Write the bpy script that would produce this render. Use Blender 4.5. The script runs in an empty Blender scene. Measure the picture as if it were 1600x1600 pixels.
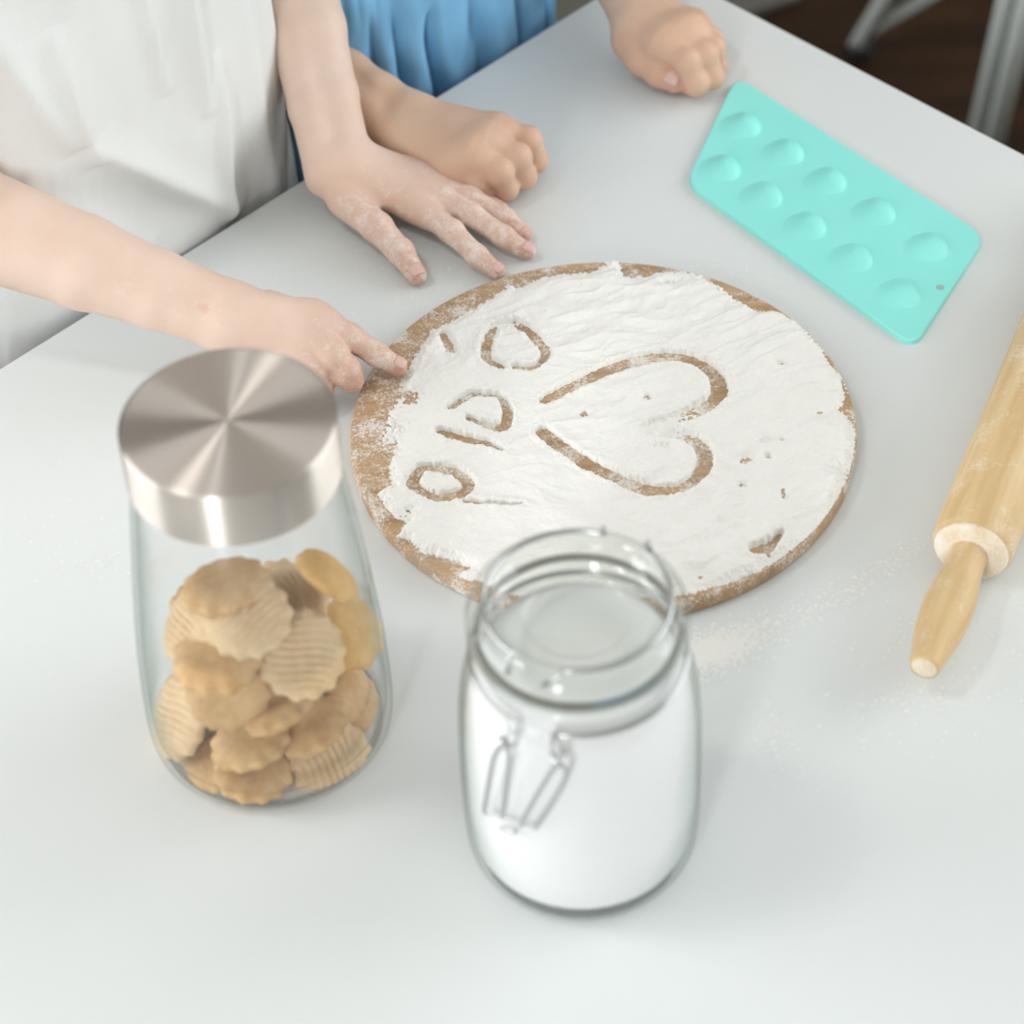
import bpy, math, random
import numpy as np
from mathutils import Vector, Matrix, Quaternion

rng = np.random.default_rng(7)
random.seed(7)
scene = bpy.context.scene
COL = scene.collection
TZ = 0.70                      # height of the table top above the floor

# ------------------------------------------------------------------ camera
FPX, PITCH, ROLL = 4157.68, 0.793398, -0.0475198
CAM = np.array([-0.0560974, -1.142172, 1.102611 + TZ])
_fw = np.array([0, math.cos(PITCH), -math.sin(PITCH)])
_rt = np.array([1.0, 0, 0])
_up = np.cross(_rt, _fw)
RT = math.cos(ROLL) * _rt + math.sin(ROLL) * _up
UP = -math.sin(ROLL) * _rt + math.cos(ROLL) * _up
FW = _fw

cam_data = bpy.data.cameras.new('camera')
cam_data.sensor_width = 36.0
cam_data.lens = FPX / 1600.0 * 36.0
cam_data.clip_start = 0.05
cam = bpy.data.objects.new('camera', cam_data)
COL.objects.link(cam)
M = Matrix(((RT[0], UP[0], -FW[0], CAM[0]), (RT[1], UP[1], -FW[1], CAM[1]), (RT[2], UP[2], -FW[2], CAM[2]), (0, 0, 0, 1)))
cam.matrix_world = M
cam_data.dof.use_dof = True
cam_data.dof.focus_distance = float(np.dot(np.array([-0.02, 0.02, TZ + 0.012]) - CAM, FW))
cam_data.dof.aperture_fstop = 5.6
scene.camera = cam

# ------------------------------------------------------------------ light
scene.view_settings.view_transform = 'Standard'
scene.view_settings.look = 'None'
scene.view_settings.gamma = 1.0
scene.view_settings.use_curve_mapping = False
scene.view_settings.exposure = -0.04
world = bpy.data.worlds.new('daylight')
scene.world = world
world.use_nodes = True
world.node_tree.nodes['Background'].inputs[0].default_value = (0.86, 0.93, 1.0, 1)
world.node_tree.nodes['Background'].inputs[1].default_value = 1.0
scene.cycles.use_denoising = True
scene.cycles.transparent_max_bounces = 24
scene.cycles.max_bounces = 6
scene.cycles.diffuse_bounces = 3
scene.cycles.adaptive_threshold = 0.05
scene.cycles.caustics_reflective = False
scene.cycles.caustics_refractive = False


def area_light(name, loc, rot, sx, sy, energy, color):
    l = bpy.data.lights.new(name, 'AREA')
    l.shape = 'RECTANGLE'
    l.size, l.size_y = sx, sy
    l.energy = energy
    l.color = color
    o = bpy.data.objects.new(name, l)
    o.location = loc
    o.rotation_euler = rot
    COL.objects.link(o)
    return o


# daylight through the left and front windows, plus fill from an added right window
area_light('window_and_fill_light', (-3.36, -0.10, 1.72), (0, math.radians(-90), 0), 1.5, 2.6, 64, (0.97, 0.985, 1.0))
area_light('window_and_fill_light', (-0.95, -2.72, 1.72), (math.radians(90), 0, 0), 0.34, 1.5, 33, (0.95, 0.98, 1.0))
area_light('window_and_fill_light', (2.52, 0.60, 1.72), (0, math.radians(90), 0), 1.5, 2.6, 50, (0.95, 0.98, 1.0))  # added fill from the right, lifts the far part of the table

# ------------------------------------------------------------------ helpers


def P(px, py, z=0.0):
    """point of the place seen at pixel px,py (1600 frame) at height z above the table top"""
    d = (px - 800) * RT - (py - 800) * UP + FPX * FW
    t = (z + TZ - CAM[2]) / d[2]
    return CAM + t * d


def Pcyl(px, py, c, r):
    """point where the sight line first meets an upright cylinder of radius r round c"""
    d = (px - 800) * RT - (py - 800) * UP + FPX * FW
    o = CAM[:2] - np.array(c[:2])
    a = d[:2] @ d[:2]
    b = 2 * o @ d[:2]
    cc = o @ o - r * r
    disc = b * b - 4 * a * cc
    t = (-b - math.sqrt(disc)) / (2 * a) if disc > 0 else -b / (2 * a)
    return CAM + t * d


def srgb(r, g, b):
    f = lambda c: (c / 255 / 12.92) if c / 255 <= 0.04045 else ((c / 255 + 0.055) / 1.055) ** 2.4
    return (f(r), f(g), f(b), 1)


_lat = rng.random((64, 64, 64)).astype(np.float32)


def vnoise(x, y, z=0.0):
    x = np.asarray(x, np.float64)
    y = np.asarray(y, np.float64)
    z = np.zeros_like(x) + z
    xi, yi, zi = np.floor(x).astype(int), np.floor(y).astype(int), np.floor(z).astype(int)
    fx, fy, fz = x - xi, y - yi, z - zi
    fx, fy, fz = (f * f * (3 - 2 * f) for f in (fx, fy, fz))
    r = 0
    for dx in (0, 1):
        for dy in (0, 1):
            for dz in (0, 1):
                w = (fx if dx else 1 - fx) * (fy if dy else 1 - fy) * (fz if dz else 1 - fz)
                r = r + w * _lat[(xi + dx) % 64, (yi + dy) % 64, (zi + dz) % 64]
    return r * 2 - 1


def fbm(x, y, z=0.0, n=4):
    r, a, f = 0, 1.0, 1.0
    for i in range(n):
        r = r + a * vnoise(x * f + 13.7 * i, y * f + 5.1 * i, np.asarray(z) * f + 3.3 * i)
        a *= 0.5
        f *= 2.03
    return r / 1.9


def smooth01(x, a, b):
    t = np.clip((x - a) / (b - a), 0, 1)
    return t * t * (3 - 2 * t)


def mesh_np(name, V, F, smooth=True):
    """V (n,3); F list of face arrays (all quads, all tris, or mixed list)"""
    me = bpy.data.meshes.new(name)
    V = np.asarray(V, np.float32)
    if isinstance(F, np.ndarray):
        k = F.shape[1]
        me.vertices.add(len(V))
        me.vertices.foreach_set('co', V.ravel())
        me.loops.add(F.size)
        me.loops.foreach_set('vertex_index', F.astype(np.int32).ravel())
        me.polygons.add(len(F))
        me.polygons.foreach_set('loop_start', np.arange(0, F.size, k, dtype=np.int32))
        me.update(calc_edges=True)
        me.validate()
    else:
        me.from_pydata([tuple(v) for v in V.tolist()], [], F)
        me.update()
    if smooth:
        me.polygons.foreach_set('use_smooth', np.ones(len(me.polygons), bool))
    return me


def obj(name, me, mat=None, parent=None, loc=None):
    o = bpy.data.objects.new(name, me)
    COL.objects.link(o)
    if mat is not None and me is not None and len(me.materials) == 0:
        me.materials.append(mat)
    if parent is not None:
        o.parent = parent
    if loc is not None:
        o.location = loc
    return o


def empty(name, loc, rz=0):
    o = bpy.data.objects.new(name, None)
    o.empty_display_size = 0.02
    COL.objects.link(o)
    o.location = loc
    o.rotation_euler = (0, 0, rz)
    return o


def tag(o, label=None, cat=None, group=None, kind=None):
    if label:
        o['label'] = label
    if cat:
        o['category'] = cat
    if group:
        o['group'] = group
    if kind:
        o['kind'] = kind
    return o


def lathe(profile, n=64, close=False):
    """profile [(r,z)...] -> V,F; r==0 ends make poles"""
    V, F = [], []
    rings = []
    for r, z in profile:
        if r < 1e-7:
            rings.append([len(V)])
            V.append((0, 0, z))
        else:
            i0 = len(V)
            for k in range(n):
                a = 2 * math.pi * k / n
                V.append((r * math.cos(a), r * math.sin(a), z))
            rings.append(list(range(i0, i0 + n)))
    pairs = list(zip(rings[:-1], rings[1:]))
    if close:
        pairs.append((rings[-1], rings[0]))
    for A, B in pairs:
        if len(A) == 1 and len(B) == 1:
            continue
        for k in range(n):
            k2 = (k + 1) % n
            if len(A) == 1:
                F.append((A[0], B[k2], B[k]))
            elif len(B) == 1:
                F.append((A[k], A[k2], B[0]))
            else:
                F.append((A[k], A[k2], B[k2], B[k]))
    return V, F


def smooth_profile(pts, n=6):
    """Catmull-Rom through profile points"""
    out = []
    p = [pts[0]] + list(pts) + [pts[-1]]
    for i in range(1, len(p) - 2):
        for k in range(n):
            t = k / n
            q = []
            for c in (0, 1):
                a, b, d, e = p[i - 1][c], p[i][c], p[i + 1][c], p[i + 2][c]
                q.append(0.5 * (2 * b + (d - a) * t + (2 * a - 5 * b + 4 * d - e) * t * t + (3 * b - a - 3 * d + e) * t ** 3))
            out.append((max(q[0], 0), q[1]))
    out.append(pts[-1])
    return out


def crom(pts, n=6):
    pts = [np.asarray(q, float) for q in pts]
    p = [2 * pts[0] - pts[1]] + pts + [2 * pts[-1] - pts[-2]]
    out = []
    for i in range(1, len(p) - 2):
        for k in range(n):
            t = k / n
            a, b, d, e = p[i - 1], p[i], p[i + 1], p[i + 2]
            out.append(0.5 * (2 * b + (d - a) * t + (2 * a - 5 * b + 4 * d - e) * t * t + (3 * b - a - 3 * d + e) * t ** 3))
    out.append(pts[-1])
    return out


def tube(path, r, n=10, closed=False):
    """tube mesh along path; r scalar or list"""
    path = [np.asarray(q, float) for q in path]
    m = len(path)
    rr = [r] * m if np.isscalar(r) else list(r)
    V, F = [], []
    prev = None
    for i, q in enumerate(path):
        if closed:
            d = path[(i + 1) % m] - path[i - 1]
        else:
            d = path[min(i + 1, m - 1)] - path[max(i - 1, 0)]
        d = d / (np.linalg.norm(d) + 1e-12)
        if prev is None:
            a = np.array([0, 0, 1.0]) if abs(d[2]) < 0.9 else np.array([1.0, 0, 0])
        else:
            a = prev
        u = a - d * (a @ d)
        u /= np.linalg.norm(u) + 1e-12
        w = np.cross(d, u)
        prev = u
        for k in range(n):
            t = 2 * math.pi * k / n
            V.append(q + rr[i] * (math.cos(t) * u + math.sin(t) * w))
    for i in range(m if closed else m - 1):
        for k in range(n):
            k2 = (k + 1) % n
            i2 = (i + 1) % m
            F.append((i * n + k, i * n + k2, i2 * n + k2, i2 * n + k))
    if not closed:
        F.append(tuple(range(n - 1, -1, -1)))
        F.append(tuple((m - 1) * n + k for k in range(n)))
    return V, F


def box_vf(x0, x1, y0, y1, z0, z1):
    V = [(x, y, z) for z in (z0, z1) for y in (y0, y1) for x in (x0, x1)]
    F = [(0, 2, 3, 1), (4, 5, 7, 6), (0, 1, 5, 4), (2, 6, 7, 3), (0, 4, 6, 2), (1, 3, 7, 5)]
    return V, F


def merge(*vfs):
    V, F = [], []
    for v, f in vfs:
        o = len(V)
        V += [tuple(q) for q in v]
        F += [tuple(i + o for i in q) for q in f]
    return V, F


def bevel(o, w, seg=3):
    m = o.modifiers.new('bevel', 'BEVEL')
    m.width = w
    m.segments = seg
    m.limit_method = 'ANGLE'
    return o


# ------------------------------------------------------------------ materials
MATS = {}


class NT:
    def __init__(self, name):
        self.m = bpy.data.materials.new(name)
        self.m.use_nodes = True
        self.t = self.m.node_tree
        self.b = self.t.nodes['Principled BSDF']
        self.out = self.t.nodes['Material Output']
        MATS[name] = self.m

    def n(self, typ, **kw):
        nd = self.t.nodes.new(typ)
        for k, v in kw.items():
            if k.startswith('_'):
                setattr(nd, k[1:], v)
            else:
                nd.inputs[k].default_value = v
        return nd

    def l(self, a, b):
        self.t.links.new(a, b)

    def coord(self, which='Object', scale=(1, 1, 1)):
        tc = self.n('ShaderNodeTexCoord')
        mp = self.n('ShaderNodeMapping')
        mp.inputs['Scale'].default_value = scale
        self.l(tc.outputs[which], mp.inputs['Vector'])
        return mp.outputs['Vector']

    def noise(self, vec, scale, detail=4, rough=0.5, dist=0.0):
        nd = self.n('ShaderNodeTexNoise', Scale=scale, Detail=detail, Roughness=rough, Distortion=dist)
        if vec is not None:
            self.l(vec, nd.inputs['Vector'])
        return nd.outputs['Fac']

    def ramp(self, fac, stops, interp='LINEAR'):
        nd = self.n('ShaderNodeValToRGB')
        nd.color_ramp.interpolation = interp
        e = nd.color_ramp.elements
        while len(e) < len(stops):
            e.new(0.5)
        for i, (p, c) in enumerate(stops):
            e[i].position = p
            e[i].color = c if len(c) == 4 else (*c, 1)
        self.l(fac, nd.inputs['Fac'])
        return nd.outputs['Color']

    def mix(self, fac, a, b):
        nd = self.n('ShaderNodeMix', _data_type='RGBA')
        for s, v in ((nd.inputs[0], fac), (nd.inputs[6], a), (nd.inputs[7], b)):
            if hasattr(v, 'is_linked'):
                self.l(v, s)
            else:
                s.default_value = v
        return nd.outputs[2]

    def math(self, op, a, b=0.0, clamp=False):
        nd = self.n('ShaderNodeMath', _operation=op, _use_clamp=clamp)
        for s, v in ((nd.inputs[0], a), (nd.inputs[1], b)):
            if hasattr(v, 'is_linked'):
                self.l(v, s)
            else:
                s.default_value = v
        return nd.outputs[0]

    def bump(self, h, strength=0.3, dist=0.001):
        nd = self.n('ShaderNodeBump', Strength=strength, Distance=dist)
        self.l(h, nd.inputs['Height'])
        self.l(nd.outputs['Normal'], self.b.inputs['Normal'])

    def set(self, **kw):
        names = {'color': 'Base Color', 'rough': 'Roughness', 'metal': 'Metallic', 'spec': 'Specular IOR Level',
                 'sss': 'Subsurface Weight', 'sheen': 'Sheen Weight', 'coat': 'Coat Weight', 'aniso': 'Anisotropic'}
        for k, v in kw.items():
            s = self.b.inputs[names[k]]
            if hasattr(v, 'is_linked'):
                self.l(v, s)
            else:
                s.default_value = v
        return self


BW = [(0, (0, 0, 0, 1)), (1, (1, 1, 1, 1))]


def simple(name, col, rough=0.5, spec=0.5, metal=0.0, var=0.04, scale=30):
    m = NT(name)
    f = m.noise(m.coord(), scale, 3)
    a = tuple(c * (1 - var) for c in col[:3]) + (1,)
    b = tuple(min(c * (1 + var), 1) for c in col[:3]) + (1,)
    m.set(color=m.mix(f, a, b), rough=rough, spec=spec, metal=metal)
    return m.m


simple('table_white', srgb(226, 230, 229), 0.38, 0.35, var=0.01, scale=8)
simple('wall_white', srgb(236, 234, 228), 0.9, 0.2)
simple('wall_taupe', srgb(150, 132, 116), 0.9, 0.2)
simple('ceiling_white', srgb(244, 243, 240), 0.9, 0.1)
simple('frame_white', srgb(238, 238, 236), 0.5)
simple('table_leg', srgb(222, 224, 224), 0.4)
simple('rubber_black', srgb(18, 18, 20), 0.6)
simple('chair_grey', srgb(226, 234, 229), 0.4, 0.5, 0.0, 0.06)
simple('chair_seat', srgb(205, 208, 205), 0.5)
simple('rug_grey', srgb(108, 107, 100), 0.95, 0.1, 0, 0.15, 120)
simple('nail', srgb(224, 186, 174), 0.35, 0.5, 0, 0.05, 90)
simple('eye_white', srgb(240, 238, 235), 0.2)
simple('eye_iris', srgb(60, 45, 35), 0.2)
simple('lips', srgb(205, 130, 120), 0.45)
simple('shoe_dark', srgb(40, 42, 50), 0.6)
simple('shaded_gasket', srgb(150, 150, 142), 0.7)  # ring under the lid; its grey stands for the shadow in the gap
simple('wire_steel', srgb(196, 198, 197), 0.28, 0.5, 0.9)


def make_floor():
    m = NT('floor_wood')
    v = m.coord('Object', (1, 6, 1))
    f = m.noise(v, 4.0, 6, 0.6, 0.6)
    c = m.ramp(f, [(0.25, srgb(30, 20, 13)), (0.55, srgb(52, 35, 22)), (0.8, srgb(76, 50, 32))])
    m.set(color=c, rough=0.45, spec=0.3)


make_floor()


def make_board_mat():
    m = NT('board_wood')
    v = m.coord('Object', (14, 160, 60))
    g = m.noise(v, 1.0, 5, 0.6, 0.35)
    wood = m.ramp(g, [(0.25, srgb(142, 104, 62)), (0.5, srgb(174, 134, 84)), (0.75, srgb(194, 156, 106))])
    # dusting of flour lying on the wood
    v2 = m.coord('Object', (1, 1, 1))
    big = m.noise(v2, 55, 3, 0.6)
    fine = m.noise(v2, 620, 3, 0.75)
    s = m.math('ADD', m.math('MULTIPLY', big, 0.75), m.math('MULTIPLY', fine, 0.75))
    mask = m.ramp(s, [(0.70, (0, 0, 0, 1)), (0.88, (0.8, 0.8, 0.8, 1))])
    haze = m.math('MULTIPLY', m.noise(v2, 25, 2), 0.24)
    mask2 = m.math('MAXIMUM', mask, haze)
    m.set(color=m.mix(mask2, wood, srgb(240, 239, 233)), rough=0.6, spec=0.3)
    m.bump(g, 0.15, 0.0006)


make_board_mat()


def make_flour_mat():
    m = NT('flour')
    v = m.coord()
    f = m.noise(v, 60, 4, 0.6)
    m.set(color=m.mix(f, srgb(238, 237, 231), srgb(247, 246, 241)), rough=1.0, spec=0.05)
    h = m.math('ADD', m.math('MULTIPLY', m.noise(v, 900, 4, 0.7), 0.35), m.noise(v, 150, 4, 0.6, 0.5))
    m.bump(h, 0.55, 0.0016)


make_flour_mat()
simple('sugar_white', srgb(252, 252, 252), 0.95, 0.05, 0, 0.004, 60)


def make_pin_mat():
    m = NT('pin_wood')
    v = m.coord('Object', (90, 90, 7))
    g = m.noise(v, 1.0, 5, 0.6, 0.5)
    wood = m.ramp(g, [(0.25, srgb(202, 168, 118)), (0.5, srgb(216, 186, 138)), (0.8, srgb(228, 204, 162))])
    v2 = m.coord()
    s = m.math('ADD', m.math('MULTIPLY', m.noise(v2, 40, 3), 0.8), m.math('MULTIPLY', m.noise(v2, 500, 3, 0.8), 0.7))
    mask = m.ramp(s, [(0.80, (0, 0, 0, 1)), (1.0, (0.6, 0.6, 0.6, 1))])
    m.set(color=m.mix(mask, wood, srgb(244, 236, 224)), rough=0.5, spec=0.35)


make_pin_mat()


def make_pin_floured():
    m = NT('pin_floured')
    v2 = m.coord()
    s = m.math('ADD', m.math('MULTIPLY', m.noise(v2, 55, 3), 0.8), m.math('MULTIPLY', m.noise(v2, 500, 3, 0.8), 0.6))
    c = m.ramp(s, [(0.45, srgb(222, 188, 138)), (0.7, srgb(240, 224, 200)), (0.85, srgb(246, 238, 226))])
    m.set(color=c, rough=0.7, spec=0.2)


make_pin_floured()


def make_mold_mat():
    m = NT('silicone_aqua')
    f = m.noise(m.coord(), 25, 2)
    m.set(color=m.mix(f, srgb(148, 240, 230), srgb(156, 243, 234)), rough=0.48, spec=0.35)


make_mold_mat()


def make_skin(name, a, b, pink):
    m = NT(name)
    v = m.coord()
    f = m.noise(v, 22, 4, 0.55)
    base = m.mix(m.ramp(f, [(0.3, (0, 0, 0, 1)), (0.7, (1, 1, 1, 1))]), a, b)
    ap = m.n('ShaderNodeAttribute', _attribute_name='pink')
    base = m.mix(m.math('MULTIPLY', ap.outputs['Fac'], 0.75), base, pink)
    af = m.n('ShaderNodeAttribute', _attribute_name='flour')
    s = m.math('ADD', m.math('MULTIPLY', m.noise(v, 130, 4, 0.7, 0.15), 0.8), m.math('MULTIPLY', m.noise(v, 1100, 3, 0.8), 0.7))
    s = m.math('ADD', s, m.math('MULTIPLY', af.outputs['Fac'], 0.28))
    s2 = m.math('MULTIPLY', s, 0.75)
    mask = m.ramp(s2, [(0.70, (0, 0, 0, 1)), (0.86, (0.72, 0.72, 0.72, 1))])
    col = m.mix(mask, base, srgb(242, 236, 228))
    m.set(color=col, rough=0.55, spec=0.35)
    m.bump(m.math('ADD', m.noise(v, 420, 3, 0.6), m.math('MULTIPLY', mask, 0.6)), 0.12, 0.0008)


make_skin('skin_fair', srgb(224, 196, 176), srgb(232, 206, 190), srgb(206, 156, 134))
make_skin('skin_tan', srgb(216, 180, 153), srgb(226, 194, 170), srgb(212, 160, 138))


def make_cloth(name, a, b, weave=900, sheen=0.1):
    m = NT(name)
    v = m.coord()
    f = m.noise(v, 18, 4)
    m.set(color=m.mix(f, a, b), rough=0.9, spec=0.1, sheen=sheen)
    m.bump(m.noise(v, weave, 2), 0.15, 0.0005)


make_cloth('shirt_white', srgb(230, 231, 228), srgb(238, 239, 237))
make_cloth('dress_blue', srgb(112, 170, 212), srgb(138, 192, 228))
make_cloth('trousers_navy', srgb(26, 34, 48), srgb(34, 44, 60))
make_cloth('hair_brown', srgb(96, 66, 42), srgb(130, 94, 62), 300, 0.2)


def make_cookie_mat(name, lo, mid, hi):
    m = NT(name)
    v = m.coord()
    f = m.noise(v, 90, 5, 0.65)
    c = m.ramp(f, [(0.2, lo), (0.5, mid), (0.8, hi)])
    m.set(color=c, rough=0.75, spec=0.2)
    m.bump(m.noise(v, 480, 4, 0.7), 0.5, 0.0008)


make_cookie_mat('cookie_pale', srgb(206, 172, 130), srgb(222, 194, 154), srgb(234, 210, 174))
make_cookie_mat('cookie_gold', srgb(204, 156, 90), srgb(222, 180, 116), srgb(234, 198, 138))
make_cookie_mat('cookie_brown', srgb(186, 142, 94), srgb(208, 172, 126), srgb(224, 192, 150))


def make_lid():
    m = NT('brushed_steel')
    tg = m.n('ShaderNodeTangent', _direction_type='RADIAL', _axis='Z')
    m.l(tg.outputs[0], m.b.inputs['Tangent'])
    m.set(color=srgb(222, 214, 206), metal=1.0, rough=0.40, aniso=1.0)
    m.b.inputs['Anisotropic Rotation'].default_value = 0.25


make_lid()


def make_glass(name, tint_face, tint_edge, refl=1.0, rough=0.02):
    m = NT(name)
    lw = m.n('ShaderNodeLayerWeight', Blend=0.5)
    fres = m.math('ADD', m.math('MULTIPLY', m.math('POWER', lw.outputs['Facing'], 5.0), 0.8), 0.035)
    tr = m.n('ShaderNodeBsdfTransparent')
    gl = m.n('ShaderNodeBsdfGlossy', Roughness=rough)
    col = m.ramp(lw.outputs['Facing'], [(0.0, tint_face), (0.60, tint_face), (0.97, tint_edge)])
    m.l(col, tr.inputs['Color'])
    mx = m.n('ShaderNodeMixShader')
    m.l(m.math('MULTIPLY', fres, refl), mx.inputs[0])
    m.l(tr.outputs[0], mx.inputs[1])
    m.l(gl.outputs[0], mx.inputs[2])
    m.l(mx.outputs[0], m.out.inputs['Surface'])


make_glass('jar_glass', (0.994, 0.996, 0.994, 1), (0.74, 0.80, 0.77, 1), 0.9)
make_glass('lid_glass', (0.965, 0.975, 0.962, 1), (0.72, 0.80, 0.74, 1), 1.3)
make_glass('window_glass', (0.98, 0.99, 0.99, 1), (0.85, 0.9, 0.9, 1), 1.0)

# ------------------------------------------------------------------ the room
RX0, RX1, RY0, RY1, RZ = -3.44, 2.6, -2.8, 3.2, 2.7


def struct(name, vf, mat, parent=None, smooth=False):
    o = obj(name, mesh_np(name, *vf, smooth=smooth), MATS[mat], parent)
    if parent is None:
        o['kind'] = 'structure'
    return o


struct('floor', box_vf(RX0, RX1, RY0, RY1, -0.05, 0.0), 'floor_wood')
struct('ceiling', box_vf(RX0, RX1, RY0, RY1, RZ, RZ + 0.05), 'ceiling_white')
struct('wall_back', box_vf(RX0, RX1, RY1, RY1 + 0.1, 0, RZ), 'wall_taupe')
# right wall with an added, unseen window opening for the fill light, y -0.70..1.90
struct('wall_right', merge(
    box_vf(RX1, RX1 + 0.1, RY0, -0.70, 0, RZ), box_vf(RX1, RX1 + 0.1, 1.90, RY1, 0, RZ),
    box_vf(RX1, RX1 + 0.1, -0.70, 1.90, 0, 0.95), box_vf(RX1, RX1 + 0.1, -0.70, 1.90, 2.45, RZ)), 'wall_white')
# left wall with a window opening y -1.40..1.20, z 0.95..2.45
struct('wall_left', merge(
    box_vf(RX0 - 0.1, RX0, RY0, -1.40, 0, RZ), box_vf(RX0 - 0.1, RX0, 1.20, RY1, 0, RZ),
    box_vf(RX0 - 0.1, RX0, -1.40, 1.20, 0, 0.95), box_vf(RX0 - 0.1, RX0, -1.40, 1.20, 2.45, RZ)), 'wall_white')
# wall behind the camera with a window opening x -1.22..-0.68
struct('wall_front', merge(
    box_vf(RX0, -1.22, RY0 - 0.1, RY0, 0, RZ), box_vf(-0.68, RX1, RY0 - 0.1, RY0, 0, RZ),
    box_vf(-1.22, -0.68, RY0 - 0.1, RY0, 0, 0.95), box_vf(-1.22, -0.68, RY0 - 0.1, RY0, 2.45, RZ)), 'wall_white')


def window(name, axis, a0, a1, z0, z1, w):
    e = empty(name, (0, 0, 0))
    e['kind'] = 'structure'
    bars = []
    m = (a0 + a1) / 2
    for (u0, u1, v0, v1) in ((a0, a1, z0, z0 + .05), (a0, a1, z1 - .05, z1), (a0, a0 + .05, z0, z1), (a1 - .05, a1, z0, z1), (m - .03, m + .03, z0, z1)):
        bars.append(box_vf(w - .07, w - .02, u0, u1, v0, v1) if axis == 'x' else box_vf(u0, u1, w - .07, w - .02, v0, v1))
    obj('window_frame', mesh_np('window_frame', *merge(*bars), smooth=False), MATS['frame_white'], e)
    for (u0, u1) in ((a0 + .05, m - .03), (m + .03, a1 - .05)):
        g = box_vf(w - .048, w - .042, u0, u1, z0 + .05, z1 - .05) if axis == 'x' else box_vf(u0, u1, w - .048, w - .042, z0 + .05, z1 - .05)
        obj('pane', mesh_np('pane', *g, smooth=False), MATS['window_glass'], e)


window('window_1', 'x', -1.40, 1.20, 0.95, 2.45, RX0)
window('window_2', 'y', -1.22, -0.68, 0.95, 2.45, RY0)
window('added_window', 'x', -0.70, 1.90, 0.95, 2.45, RX1 + 0.1)  # unseen window, put in to brighten the far end of the table

# ceiling lamp to the left, above the children's side of the table
lamp = empty('ceiling_lamp', (-1.0, -0.2, RZ))
tag(lamp, 'round white ceiling lamp above the left side of the table', 'lamp')
obj('lamp_housing', mesh_np('lamp_housing', *lathe([(0, 0), (.17, 0), (.175, -.01), (.175, -.055), (.165, -.06), (.165, -.02), (0, -.02)], 48)), MATS['frame_white'], lamp)
ll = bpy.data.lights.new('lamp_light', 'AREA')
ll.shape = 'DISK'
ll.size = 0.30
ll.energy = 6.5
ll.color = (1.0, 0.98, 0.95)
lo_ = bpy.data.objects.new('lamp_light', ll)
COL.objects.link(lo_)
lo_.parent = lamp
lo_.location = (0, 0, -.05)

# ------------------------------------------------------------------ table
CORNER = np.array([0.0653, 0.4981])
TA = math.radians(43.2)
T_ = np.array([math.cos(TA), math.sin(TA), 0])        # along the children's edge, towards the far corner
N_ = np.array([-math.sin(TA), math.cos(TA), 0])       # from the table towards the children
tab = empty('table', (CORNER[0], CORNER[1], 0), TA)
tag(tab, 'white table with a smooth top that everything stands on', 'table')
tt = obj('table_top', mesh_np('table_top', *box_vf(-1.5, 0, -0.95, 0, TZ - 0.028, TZ), smooth=False), MATS['table_white'], tab)
bevel(tt, 0.003, 3)
for lx, ly in ((-.12, -.12), (-1.38, -.12), (-.12, -.83), (-1.38, -.83)):
    V, F = lathe([(0, 0), (.018, 0), (.02, .01), (.03, TZ - .03), (0, TZ - .03)], 20)
    obj('leg', mesh_np('leg', V, F), MATS['table_leg'], tab, (lx, ly, 0))

# ------------------------------------------------------------------ board
BR, BT = 0.150, 0.012
board = empty('cutting_board', (0, 0, TZ))
tag(board, 'round wooden board dusted with flour on the white table', 'cutting board')
prof = [(0, 0.0), (BR - .003, 0.0), (BR - .001, .001), (BR, .003), (BR, BT - .002), (BR - .0006, BT - .0006), (BR - .002, BT), (BR * .5, BT), (0, BT)]
obj('board_disc', mesh_np('board_disc', *lathe(prof, 160), smooth=True), MATS['board_wood'], board)


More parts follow.
